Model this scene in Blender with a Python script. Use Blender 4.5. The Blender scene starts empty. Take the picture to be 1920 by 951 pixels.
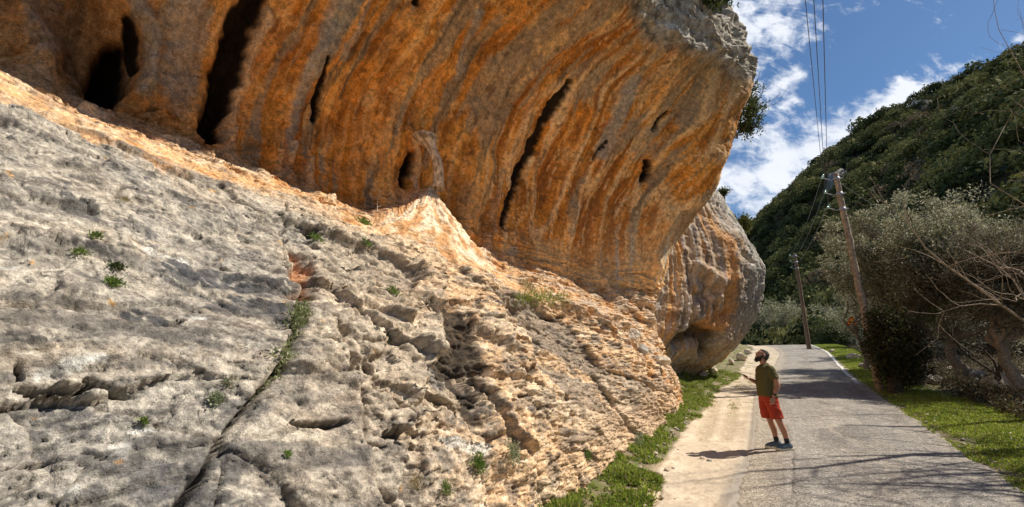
import bpy, bmesh, math, random
import numpy as np
from mathutils import Vector, Matrix
R = math.radians
scene = bpy.context.scene
COL = scene.collection
QUAL = 1.0

# ------------------------------------------------------------------ camera
F_PX = 820.0                      # focal length in pixels of the 1920 wide photograph
PITCH = R(14.36)
CAM = np.array([0.0, 0.0, 1.5])
cam_data = bpy.data.cameras.new('camera')
cam_data.sensor_width = 36.0
cam_data.lens = 36.0 * F_PX / 1920.0
cam_data.clip_start = 0.05
cam_data.clip_end = 5000.0
camera = bpy.data.objects.new('camera', cam_data)
camera.location = CAM.tolist()
camera.rotation_euler = (R(90) + PITCH, 0, 0)
COL.objects.link(camera)
scene.camera = camera

# ------------------------------------------------------------------ light
SUN_ELEV, SUN_AZ = 49.5, 3.0      # azimuth measured from +X towards +Y
sun_dir = Vector((math.cos(R(SUN_ELEV)) * math.cos(R(SUN_AZ)), math.cos(R(SUN_ELEV)) * math.sin(R(SUN_AZ)), math.sin(R(SUN_ELEV))))
sl = bpy.data.lights.new('sun', 'SUN')
sl.energy = 4.6
sl.angle = R(0.53)
sl.color = (1.0, 0.93, 0.81)
sun = bpy.data.objects.new('sun', sl)
sun.rotation_euler = sun_dir.to_track_quat('Z', 'Y').to_euler()
sun.location = (30, -10, 60)
COL.objects.link(sun)

world = bpy.data.worlds.new('World')
scene.world = world
world.use_nodes = True
wn = world.node_tree.nodes; wl = world.node_tree.links
wn.clear()
def N(nodes, t, **kw):
    n = nodes.new(t)
    for k, v in kw.items():
        setattr(n, k, v)
    return n
w_out = N(wn, 'ShaderNodeOutputWorld')
w_bg = N(wn, 'ShaderNodeBackground'); w_bg.inputs['Strength'].default_value = 0.11
sky = N(wn, 'ShaderNodeTexSky', sky_type='NISHITA', sun_disc=False)
sky.sun_elevation = R(SUN_ELEV)
sky.sun_rotation = R(90 - SUN_AZ)
sky.altitude = 400; sky.air_density = 1.0; sky.dust_density = 0.3; sky.ozone_density = 2.2
hsv = N(wn, 'ShaderNodeHueSaturation'); hsv.inputs['Saturation'].default_value = 1.16; hsv.inputs['Value'].default_value = .68
wl.new(sky.outputs[0], hsv.inputs['Color'])
# clouds live on the plane (x/y, z/y) of the view direction towards the valley head
geo = N(wn, 'ShaderNodeTexCoord')
sep = N(wn, 'ShaderNodeSeparateXYZ'); wl.new(geo.outputs['Generated'], sep.inputs[0])
def wm(op, a, b=None, c=None, clamp=False):
    n = N(wn, 'ShaderNodeMath', operation=op); n.use_clamp = clamp
    for i, v in enumerate((a, b, c)):
        if v is None: continue
        if isinstance(v, (int, float)): n.inputs[i].default_value = v
        else: wl.new(v, n.inputs[i])
    return n.outputs[0]
yy = wm('MAXIMUM', sep.outputs['Y'], 0.02)
gx = wm('DIVIDE', sep.outputs['X'], yy); gz = wm('DIVIDE', sep.outputs['Z'], yy)
comb = N(wn, 'ShaderNodeCombineXYZ'); wl.new(gx, comb.inputs[0]); wl.new(gz, comb.inputs[1])
def wnoise(scale, detail, rough, dist=0.0, off=(0, 0, 0), sc=(1, 1, 1)):
    m = N(wn, 'ShaderNodeMapping'); m.inputs['Location'].default_value = off; m.inputs['Scale'].default_value = sc
    wl.new(comb.outputs[0], m.inputs[0])
    n = N(wn, 'ShaderNodeTexNoise'); n.inputs['Scale'].default_value = scale; n.inputs['Detail'].default_value = detail
    n.inputs['Roughness'].default_value = rough; n.inputs['Distortion'].default_value = dist
    wl.new(m.outputs[0], n.inputs['Vector'])
    return n.outputs['Fac']
def px_dir(x, y):
    a = (x - 960.0) / F_PX; b = (475.5 - y) / F_PX
    c, s = math.cos(PITCH), math.sin(PITCH)
    return a, c - s * b, s + c * b
def seg(p0, p1, w):
    """soft mask round a segment between two sky directions"""
    d0 = px_dir(*p0); d1 = px_dir(*p1)
    ax, az = d0[0] / d0[1], d0[2] / d0[1]; bx, bz = d1[0] / d1[1], d1[2] / d1[1]
    ex, ez = bx - ax, bz - az; L2 = ex * ex + ez * ez + 1e-9
    px = wm('SUBTRACT', gx, ax); pz = wm('SUBTRACT', gz, az)
    t = wm('DIVIDE', wm('ADD', wm('MULTIPLY', px, ex), wm('MULTIPLY', pz, ez)), L2, clamp=True)
    qx = wm('SUBTRACT', px, wm('MULTIPLY', t, ex)); qz = wm('SUBTRACT', pz, wm('MULTIPLY', t, ez))
    d = wm('SQRT', wm('ADD', wm('MULTIPLY', qx, qx), wm('MULTIPLY', qz, qz)))
    return wm('SUBTRACT', 1.0, wm('DIVIDE', d, w), clamp=False)
CLOUDS = [((1330, 345), (1440, 325), .10, 1.0), ((1440, 320), (1590, 250), .10, 1.05), ((1590, 250), (1750, 150), .07, 1.05), ((1750, 150), (1960, 50), .03, .6),
          ((1380, 40), (1470, 50), .12, .9), ((1390, 130), (1400, 190), .10, .8), ((1440, 175), (1500, 140), .05, .75), ((1470, 195), (1490, 185), .035, .8),
          ((1420, 10), (1510, -20), .10, .8), ((1300, 260), (1470, 250), .09, .62), ((1400, 430), (1440, 418), .04, 1.1), ((1420, 385), (1470, 370), .05, .75),
          ((900, -100), (1300, -60), .3, .6), ((1500, -200), (1800, -500), .3, .5)]
mask = None
for p0, p1, w_, a_ in CLOUDS:
    m_ = wm('MULTIPLY', seg(p0, p1, w_), a_)
    mask = m_ if mask is None else wm('MAXIMUM', mask, m_)
mask = wm('SUBTRACT', wm('MAXIMUM', mask, -0.6), .05)
big = wnoise(5.0, 9, .62, .35, (3.1, 1.7, .4))
fine = wnoise(17.0, 8, .66, .6, (1.3, 5.7, 2.4), (1, 1.5, 1))
dens = wm('ADD', mask, wm('MULTIPLY', wm('SUBTRACT', big, .5), 3.4))
dens = wm('ADD', dens, wm('MULTIPLY', wm('SUBTRACT', fine, .5), 2.0))
ramp = N(wn, 'ShaderNodeValToRGB')
ramp.color_ramp.elements[0].position = 0.02; ramp.color_ramp.elements[0].color = (0, 0, 0, 1)
ramp.color_ramp.elements[1].position = 0.95; ramp.color_ramp.elements[1].color = (1, 1, 1, 1)
ramp.color_ramp.interpolation = 'EASE'
wl.new(dens, ramp.inputs[0])
cmix = N(wn, 'ShaderNodeMixRGB')
shade = N(wn, 'ShaderNodeMixRGB'); shade.inputs[1].default_value = (4.9, 5.3, 6.1, 1); shade.inputs[2].default_value = (7.0, 7.2, 7.6, 1)
wl.new(big, shade.inputs[0])
wl.new(ramp.outputs[0], cmix.inputs[0]); wl.new(hsv.outputs[0], cmix.inputs[1]); wl.new(shade.outputs[0], cmix.inputs[2])
wl.new(cmix.outputs[0], w_bg.inputs['Color'])
wl.new(w_bg.outputs[0], w_out.inputs['Surface'])

scene.view_settings.view_transform = 'Standard'
scene.view_settings.look = 'None'
scene.view_settings.gamma = 1.0
scene.view_settings.exposure = 0.45
scene.view_settings.use_curve_mapping = False
scene.cycles.max_bounces = 6
scene.cycles.diffuse_bounces = 4
scene.cycles.transparent_max_bounces = 6

# ------------------------------------------------------------------ helpers
def tag(o, label=None, cat=None, group=None, kind=None):
    if label: o['label'] = label
    if cat: o['category'] = cat
    if group: o['group'] = group
    if kind: o['kind'] = kind
    return o

def mesh_obj(name, verts, faces, mat=None, parent=None, colors=None, smooth=True, mats=None, midx=None):
    """verts (n,3) array, faces (m,3|4) array or list of arrays/lists"""
    me = bpy.data.meshes.new(name)
    verts = np.asarray(verts, dtype=np.float32)
    if isinstance(faces, np.ndarray):
        k = faces.shape[1]
        loops = faces.astype(np.int32).ravel(); starts = np.arange(0, len(loops), k, dtype=np.int32); nf = len(faces)
    else:
        lens = np.array([len(f) for f in faces], dtype=np.int32)
        loops = np.fromiter((i for f in faces for i in f), dtype=np.int32, count=int(lens.sum()))
        starts = np.concatenate([[0], np.cumsum(lens)[:-1]]).astype(np.int32); nf = len(faces)
    me.vertices.add(len(verts)); me.vertices.foreach_set('co', verts.ravel())
    me.loops.add(len(loops)); me.loops.foreach_set('vertex_index', loops)
    me.polygons.add(nf); me.polygons.foreach_set('loop_start', starts)
    me.update(calc_edges=True)
    me.polygons.foreach_set('use_smooth', np.full(nf, bool(smooth)))
    if colors is not None:
        ca = me.color_attributes.new('Col', 'FLOAT_COLOR', 'POINT')
        c4 = np.ones((len(verts), 4), dtype=np.float32); c4[:, :3] = colors
        ca.data.foreach_set('color', c4.ravel())
    for m in (mats or ([mat] if mat else [])): me.materials.append(m)
    if midx is not None: me.polygons.foreach_set('material_index', np.asarray(midx, dtype=np.int32))
    o = bpy.data.objects.new(name, me)
    COL.objects.link(o)
    if parent is not None: o.parent = parent
    return o

def empty(name, loc=(0, 0, 0), rz=0):
    o = bpy.data.objects.new(name, None); o.empty_display_size = .2
    o.location = loc; o.rotation_euler = (0, 0, rz); COL.objects.link(o)
    return o

def copy_tree(o, parent=None):
    c = o.copy(); COL.objects.link(c)
    if parent is not None: c.parent = parent
    for ch in list(o.children): copy_tree(ch, c)
    return c

# gradient noise --------------------------------------------------------
_rng = np.random.RandomState(7)
_perm = np.concatenate([_rng.permutation(1024)] * 2).astype(np.int32)
_a = _rng.rand(1024) * 2 * np.pi
_g2 = np.stack([np.cos(_a), np.sin(_a)], 1).astype(np.float32)
_g3 = _rng.randn(1024, 3).astype(np.float32); _g3 /= np.linalg.norm(_g3, axis=1, keepdims=True)
_u = _rng.rand(1024, 4).astype(np.float32)

def noise2(x, y, seed=0):
    x = np.asarray(x, np.float32); y = np.asarray(y, np.float32)
    xi = np.floor(x).astype(np.int32); yi = np.floor(y).astype(np.int32)
    fx = x - xi; fy = y - yi
    u = fx * fx * fx * (fx * (fx * 6 - 15) + 10); v = fy * fy * fy * (fy * (fy * 6 - 15) + 10)
    def g(i, j, dx, dy):
        h = _perm[(_perm[(xi + i + seed * 17) & 1023] + yi + j + seed * 131) & 1023]
        gr = _g2[h]
        return gr[..., 0] * dx + gr[..., 1] * dy
    a = g(0, 0, fx, fy); b = g(1, 0, fx - 1, fy); c = g(0, 1, fx, fy - 1); d = g(1, 1, fx - 1, fy - 1)
    return ((a + (b - a) * u) + ((c + (d - c) * u) - (a + (b - a) * u)) * v) * 1.45

def fbm2(x, y, oct=4, seed=0, gain=.5, ridged=False):
    s = 0; amp = 1.0; tot = 0; f = 1.0
    for o in range(oct):
        n = noise2(x * f + o * 13.7, y * f - o * 7.3, seed + o)
        if ridged: n = 1 - 2 * np.abs(n)
        s = s + n * amp; tot += amp; amp *= gain; f *= 2.03
    return s / tot

def noise3(x, y, z, seed=0):
    x = np.asarray(x, np.float32); y = np.asarray(y, np.float32); z = np.asarray(z, np.float32)
    xi = np.floor(x).astype(np.int32); yi = np.floor(y).astype(np.int32); zi = np.floor(z).astype(np.int32)
    fx = x - xi; fy = y - yi; fz = z - zi
    u = fx * fx * (3 - 2 * fx); v = fy * fy * (3 - 2 * fy); w = fz * fz * (3 - 2 * fz)
    out = 0
    for i in (0, 1):
        hx = _perm[(xi + i + seed * 17) & 1023]; wx_ = u if i else 1 - u
        for j in (0, 1):
            hy = _perm[(hx + yi + j) & 1023]; wy_ = wx_ * (v if j else 1 - v)
            for k in (0, 1):
                g_ = _g3[_perm[(hy + zi + k) & 1023]]
                out = out + (wy_ * (w if k else 1 - w)) * (g_[..., 0] * (fx - i) + g_[..., 1] * (fy - j) + g_[..., 2] * (fz - k))
    return out * 1.5

def fbm3(x, y, z, oct=4, seed=0, gain=.5, ridged=False):
    s = 0; amp = 1.0; tot = 0; f = 1.0
    for o in range(oct):
        n = noise3(x * f + o * 13.7, y * f - o * 7.3, z * f + o * 3.1, seed + o)
        if ridged: n = 1 - 2 * np.abs(n)
        s = s + n * amp; tot += amp; amp *= gain; f *= 2.03
    return s / tot

def vor2(x, y, seed=0, jit=.9):
    """F1, F2 distances, id of the nearest cell and offset to its centre"""
    x = np.asarray(x, np.float32); y = np.asarray(y, np.float32)
    xi = np.floor(x).astype(np.int32); yi = np.floor(y).astype(np.int32)
    f1 = np.full(x.shape, 9.0, np.float32); f2 = f1.copy(); idn = np.zeros(x.shape, np.int32)
    ox = np.zeros_like(f1); oy = np.zeros_like(f1)
    for i in (-1, 0, 1):
        for j in (-1, 0, 1):
            h = _perm[(_perm[(xi + i + seed * 31) & 1023] + yi + j + seed * 57) & 1023]
            cx = xi + i + .5 + (_u[h, 0] - .5) * jit - x; cy = yi + j + .5 + (_u[h, 1] - .5) * jit - y
            d = np.sqrt(cx * cx + cy * cy)
            near = d < f1
            f2 = np.where(near, f1, np.minimum(f2, d))
            idn = np.where(near, h, idn); ox = np.where(near, cx, ox); oy = np.where(near, cy, oy)
            f1 = np.where(near, d, f1)
    return f1, f2, idn, ox, oy

def sstep(a, b, x):
    t = np.clip((x - a) / (b - a), 0, 1); return t * t * (3 - 2 * t)
def mixc(c, col, m):
    return c + (np.asarray(col, np.float32) - c) * np.clip(m, 0, 1)[..., None]

# ------------------------------------------------------------------ frame of the place: s along the road, p to the left of it
DS = np.array([.4695, .8829]); DP = np.array([-.8829, .4695])
def xy(s, p): return s * DS[0] + p * DP[0], s * DS[1] + p * DP[1]
def sp(x, y): return x * DS[0] + y * DS[1], x * DP[0] + y * DP[1]
_zs = np.array([-40, -8, 0, 6, 10, 19, 28, 46, 70, 100, 160, 3000.]); _zz = np.array([-1.9, -.95, -.6, -.25, 0, .5, 1.1, 2.6, 4.15, 4.7, 5.0, 5.0])
_fs = np.linspace(-40, 200, 2400); _fz = np.interp(_fs, _zs, _zz)
_k = np.exp(-np.linspace(-2, 2, 61) ** 2); _k /= _k.sum(); _fz = np.convolve(np.pad(_fz, 30, mode='edge'), _k, 'valid')
def gz_road(s): return np.interp(s, _fs, _fz)
def project(P):
    d = P - CAM; c, s_ = math.cos(PITCH), math.sin(PITCH)
    dep = d[..., 1] * c + d[..., 2] * s_; up = -d[..., 1] * s_ + d[..., 2] * c
    dep = np.where(dep < .05, np.nan, dep)
    return 960 + F_PX * d[..., 0] / dep, 475.5 - F_PX * up / dep, dep
def at_y(x, y, Y):
    """the point of the world plane y = Y that lies along a sight line"""
    d = px_dir(x, y); t = Y / d[1]
    return np.array([d[0] * t, Y, CAM[2] + d[2] * t])

# ------------------------------------------------------------------ materials
def new_mat(name):
    m = bpy.data.materials.new(name); m.use_nodes = True
    b = m.node_tree.nodes['Principled BSDF']
    b.inputs['Specular IOR Level'].default_value = .25
    b.inputs['Roughness'].default_value = .85
    return m, m.node_tree.nodes, m.node_tree.links, b

def simple_mat(name, col, rough=.8, var=.15, scale=20.0, bump=0.0, spec=.25, metal=0.0, transl=0.0, col2=None):
    m, n, l, b = new_mat(name)
    tc = N(n, 'ShaderNodeTexCoord')
    ns = N(n, 'ShaderNodeTexNoise'); ns.inputs['Scale'].default_value = scale; ns.inputs['Detail'].default_value = 5
    l.new(tc.outputs['Object'], ns.inputs['Vector'])
    rp = N(n, 'ShaderNodeValToRGB'); rp.color_ramp.elements[0].position = .3; rp.color_ramp.elements[1].position = .7
    rp.color_ramp.elements[0].color = tuple(c * (1 - var) for c in col) + (1,)
    rp.color_ramp.elements[1].color = tuple(min(1, c * (1 + var)) for c in (col2 or col)) + (1,)
    l.new(ns.outputs['Fac'], rp.inputs[0]); l.new(rp.outputs[0], b.inputs['Base Color'])
    b.inputs['Roughness'].default_value = rough; b.inputs['Specular IOR Level'].default_value = spec; b.inputs['Metallic'].default_value = metal
    if bump:
        bp = N(n, 'ShaderNodeBump'); bp.inputs['Strength'].default_value = bump; bp.inputs['Distance'].default_value = .02
        l.new(ns.outputs['Fac'], bp.inputs['Height']); l.new(bp.outputs[0], b.inputs['Normal'])
    return m

def col_mat(name, rough=.9, scales=((30, .02, .5),), var=.25, spec=.2, vscale=25.0, mottle=True):
    """base colour from the mesh's own paint, with fine grain and bump"""
    m, n, l, b = new_mat(name)
    at = N(n, 'ShaderNodeVertexColor'); at.layer_name = 'Col'
    tc = N(n, 'ShaderNodeTexCoord')
    ns = N(n, 'ShaderNodeTexNoise'); ns.inputs['Scale'].default_value = vscale; ns.inputs['Detail'].default_value = 8; ns.inputs['Roughness'].default_value = .7
    l.new(tc.outputs['Object'], ns.inputs['Vector'])
    mr = N(n, 'ShaderNodeMapRange'); mr.inputs['From Min'].default_value = .25; mr.inputs['From Max'].default_value = .75
    mr.inputs['To Min'].default_value = 1 - var; mr.inputs['To Max'].default_value = 1 + var
    l.new(ns.outputs['Fac'], mr.inputs['Value'])
    mx = N(n, 'ShaderNodeVectorMath', operation='SCALE'); l.new(at.outputs['Color'], mx.inputs[0]); l.new(mr.outputs[0], mx.inputs['Scale'])
    l.new(mx.outputs[0], b.inputs['Base Color'])
    prev = None
    for sc_, dist, st in scales:
        nn = N(n, 'ShaderNodeTexNoise'); nn.inputs['Scale'].default_value = sc_; nn.inputs['Detail'].default_value = 6; nn.inputs['Roughness'].default_value = .65
        l.new(tc.outputs['Object'], nn.inputs['Vector'])
        bp = N(n, 'ShaderNodeBump'); bp.inputs['Strength'].default_value = st; bp.inputs['Distance'].default_value = dist
        l.new(nn.outputs['Fac'], bp.inputs['Height'])
        if prev: l.new(prev.outputs[0], bp.inputs['Normal'])
        prev = bp
    if prev: l.new(prev.outputs[0], b.inputs['Normal'])
    b.inputs['Roughness'].default_value = rough; b.inputs['Specular IOR Level'].default_value = spec
    return m
# ------------------------------------------------------------------ the cliff
rock_mat = col_mat('rock', rough=.92, scales=((7, .05, .4), (34, .02, .7), (110, .006, .6)), var=.30, vscale=16.0)
def grain(m):
    """hairline cracks, specks and weathering on top of the painted albedo"""
    n = m.node_tree.nodes; l = m.node_tree.links; b = n['Principled BSDF']; src = b.inputs['Base Color'].links[0].from_socket
    tc = N(n, 'ShaderNodeTexCoord'); cur = src
    def mul(fac_sock, a0, a1, t0, t1):
        nonlocal cur
        r = N(n, 'ShaderNodeMapRange'); r.interpolation_type = 'SMOOTHSTEP'
        for k_, v_ in zip(('From Min', 'From Max', 'To Min', 'To Max'), (a0, a1, t0, t1)): r.inputs[k_].default_value = v_
        l.new(fac_sock, r.inputs['Value']); s_ = N(n, 'ShaderNodeVectorMath', operation='SCALE'); l.new(cur, s_.inputs[0]); l.new(r.outputs[0], s_.inputs['Scale']); cur = s_.outputs[0]
    def nz(sc, det, ro, dist=0):
        q = N(n, 'ShaderNodeTexNoise'); q.inputs['Scale'].default_value = sc; q.inputs['Detail'].default_value = det; q.inputs['Roughness'].default_value = ro; q.inputs['Distortion'].default_value = dist
        l.new(tc.outputs['Object'], q.inputs['Vector']); return q.outputs['Fac']
    mul(nz(45, 4, .7), .38, .60, .80, 1.14); mul(nz(9, 8, .72, .4), .40, .58, .72, 1.16)
    for sc in (3.2, 8.0):
        a_ = N(n, 'ShaderNodeMath', operation='SUBTRACT'); l.new(nz(sc, 7, .6, .8), a_.inputs[0]); a_.inputs[1].default_value = .5
        c_ = N(n, 'ShaderNodeMath', operation='ABSOLUTE'); l.new(a_.outputs[0], c_.inputs[0]); mul(c_.outputs[0], .0, .007, .35, 1.0)
    l.new(cur, b.inputs['Base Color'])
grain(rock_mat)

def smooth1(a, n, axis):
    if n < 1: return a
    k = np.exp(-np.linspace(-2, 2, 2 * n + 1) ** 2); k /= k.sum()
    pad = [(0, 0)] * a.ndim; pad[axis] = (n, n)
    b = np.pad(a, pad, mode='edge')
    return np.apply_along_axis(lambda r: np.convolve(r, k, 'valid'), axis, b)

# profiles: (p, z) of the same seventeen stations at each place along the road
#        0            1           2           3           4           5           6           7           8          9          10         11         12          13         14        15       16
PROF = {
 -14: [(3.0,-2.5),(2.6,-1.2),(2.9,.0),(3.6,1.3),(4.9,2.5),(6.2,3.5),(6.7,3.75),(7.6,4.2),(8.0,5.5),(7.3,7.2),(5.7,8.7),(3.9,9.9),(2.4,10.8),(2.2,11.6),(3.2,13.6),(6,16),(14,18)],
 -5: [(3.0,-2.5),(2.2,-1.0),(2.5,.2),(3.2,1.5),(4.5,2.7),(5.8,3.8),(6.3,4.1),(7.3,4.6),(7.7,5.8),(7.0,7.4),(5.4,8.8),(3.6,9.8),(2.0,10.6),(1.8,11.4),(2.8,13.2),(6,15.6),(14,18)],
 1:  [(3.0,-2.0),(2.2,-.7),(2.4,.5),(3.15,1.8),(4.5,3.05),(5.9,4.1),(6.4,4.35),(7.3,4.75),(7.6,5.8),(6.9,7.3),(5.3,8.6),(3.5,9.6),(2.0,10.4),(1.7,11.3),(2.6,13.2),(6,15.4),(14,18)],
 5:  [(3.0,-1.5),(2.3,-.4),(2.45,.5),(3.0,1.6),(4.0,2.8),(5.2,3.75),(5.7,4.0),(6.4,4.4),(6.6,5.3),(6.0,6.8),(4.8,8.2),(3.3,9.5),(1.9,10.4),(1.5,11.2),(2.3,13.0),(5,15.2),(14,18)],
 8.5:[(3.0,-1.0),(2.2,-.2),(2.3,.7),(2.7,1.7),(3.2,2.6),(4.0,3.35),(4.6,3.6),(5.2,3.95),(5.5,5.0),(5.2,6.5),(4.4,7.9),(3.1,9.1),(1.9,10.0),(1.5,10.8),(2.2,12.6),(5,15),(14,18)],
 10.5:[(3.0,-1.0),(2.2,-.05),(2.25,.8),(2.6,1.7),(2.85,2.5),(3.4,3.0),(3.9,3.4),(4.4,3.85),(4.65,4.9),(4.4,6.4),(3.6,7.9),(2.4,9.1),(1.5,9.8),(1.1,10.5),(1.8,12.4),(4.5,15),(14,18)],
 12.5:[(3.0,-1.0),(2.05,.1),(2.15,.9),(2.4,1.7),(2.75,2.3),(3.0,2.8),(3.25,3.2),(3.55,3.7),(3.65,4.7),(3.2,6.2),(2.3,7.7),(1.1,9.1),(.0,10.0),(-.4,10.7),(.3,12.6),(3.0,15),(14,18)],
 14.6:[(3.0,-1.0),(1.95,.2),(2.05,.85),(2.25,1.5),(2.5,2.1),(2.6,2.7),(2.65,3.3),(2.6,3.9),(2.1,4.8),(1.3,6.1),(.4,7.4),(-.4,8.9),(-1.0,10.3),(-1.15,11.1),(-.9,13.2),(1.5,16),(14,18)],
 15.6:[(3.2,-1.0),(2.3,.3),(2.4,.9),(2.5,1.5),(2.6,2.1),(2.7,2.7),(2.75,3.3),(2.7,3.9),(2.3,4.8),(1.6,6.1),(.9,7.4),(.4,8.9),(-.1,10.3),(-.2,11.1),(.1,13.2),(2.5,16),(14,18)],
 17: [(4.0,-1.0),(2.7,.4),(2.7,.9),(2.8,1.5),(2.9,2.1),(3.0,2.7),(3.05,3.3),(3.1,3.9),(3.0,4.8),(2.8,6.1),(2.8,7.4),(2.9,8.9),(3.0,10.3),(3.1,11.1),(3.4,13.2),(5,16),(14,18)],
 20: [(6.5,-1.0),(5.8,.6),(5.6,1),(5.5,1.5),(5.5,2.1),(5.5,2.7),(5.5,3.3),(5.5,3.9),(5.6,4.8),(5.7,6.1),(6,7.4),(6.3,8.9),(6.6,10.3),(7,11.1),(7.5,13.2),(9,16),(16,18)],
}
# the second bulge further up the road
PROF2 = {
 16.5: [(7,.0),(5.5,.6),(5.2,1.0),(5.0,1.6),(4.8,2.4),(4.7,3.4),(4.6,4.6),(4.6,6),(4.7,7.6),(4.9,9.2),(5.2,11),(6,13),(14,16)],
 18.5: [(6.5,.0),(4.2,.7),(3.9,1.1),(3.7,1.5),(3.5,2.2),(3.3,3.2),(3.1,4.4),(3.0,5.8),(3.0,7.4),(3.1,9.0),(3.4,11),(5,13),(14,17)],
 20.5: [(6.0,.0),(3.4,.9),(3.3,1.4),(2.8,1.9),(2.3,2.5),(1.9,3.3),(1.7,4.4),(1.6,5.8),(1.7,7.3),(2.0,9.0),(2.4,11.2),(4,13.5),(14,17)],
 22.5: [(6.0,.0),(3.0,1.0),(2.7,1.5),(1.8,2.1),(1.0,2.7),(.4,3.5),(-.05,4.6),(-.3,6.0),(.05,7.6),(.7,9.2),(1.4,11.2),(3.4,13.5),(14,17)],
 24.5: [(5.5,.0),(2.9,1.1),(2.2,1.5),(1.1,2.1),(.2,2.8),(-.5,3.7),(-1.0,4.9),(-1.1,6.2),(-.7,7.7),(.0,9.2),(1.0,11.2),(3.2,13.5),(14,17)],
 26.5: [(5.5,.0),(3.0,1.1),(2.5,1.5),(1.7,2.1),(1.0,2.8),(.4,3.7),(.0,4.9),(-.1,6.2),(.3,7.7),(1.0,9.2),(2.0,11.2),(3.9,13.5),(14,17)],
 28.5: [(6,.0),(4.2,1.2),(4.0,1.5),(3.5,2.1),(3.2,2.8),(3.0,3.7),(2.9,4.9),(3.0,6.2),(3.3,7.7),(3.8,9.2),(4.5,11.2),(6,13.5),(14,17)],
 34: [(9,.0),(8,1.4),(7.8,1.9),(7.6,2.3),(7.4,3.0),(7.4,3.9),(7.4,4.9),(7.6,6.2),(8,7.7),(8.5,9.2),(9,11.2),(10,13.5),(16,17)],
}
def loft(prof, S, kk, smooth_s=.35):
    """S: stations along the road, kk: fractional station index; returns base (p, z) grids"""
    ss = sorted(prof); K = len(prof[ss[0]])
    A = np.array([[prof[s][k] for k in range(K)] for s in ss], float)          # ns,K,2
    sd = np.arange(ss[0], ss[-1] + .05, .05)
    B = np.stack([[np.interp(sd, ss, A[:, k, c]) for c in (0, 1)] for k in range(K)], 1)  # 2,K,nd
    B = smooth1(B, int(smooth_s / .05 * 2), 2)
    kd = np.arange(0, K - 1 + .02, .02)
    Cg = np.empty((2, len(kd), len(sd)))
    for c in (0, 1):
        for i in range(len(sd)): Cg[c, :, i] = np.interp(kd, np.arange(K), B[c, :, i])
    Cg = smooth1(Cg, 26, 1)
    # bilinear sampling
    si = np.clip((S - sd[0]) / .05, 0, len(sd) - 1.001); ki = np.clip(kk / .02, 0, len(kd) - 1.001)
    s0 = si.astype(int); k0 = ki.astype(int); fs = (si - s0)[None, :]; fk = (ki - k0)[:, None]
    out = []
    for c in (0, 1):
        G = Cg[c]
        out.append((G[np.ix_(k0, s0)] * (1 - fs) + G[np.ix_(k0, s0 + 1)] * fs) * (1 - fk) + (G[np.ix_(k0 + 1, s0)] * (1 - fs) + G[np.ix_(k0 + 1, s0 + 1)] * fs) * fk)
    return out

def grid_faces(nv, nu):
    i = np.arange(nv * nu, dtype=np.int32).reshape(nv, nu)
    return np.stack([i[:-1, :-1].ravel(), i[:-1, 1:].ravel(), i[1:, 1:].ravel(), i[1:, :-1].ravel()], 1)

def grid_normals(P):
    du = np.gradient(P, axis=1); dv = np.gradient(P, axis=0)
    n = np.cross(du, dv); n /= np.linalg.norm(n, axis=2, keepdims=True) + 1e-9
    return n

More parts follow.
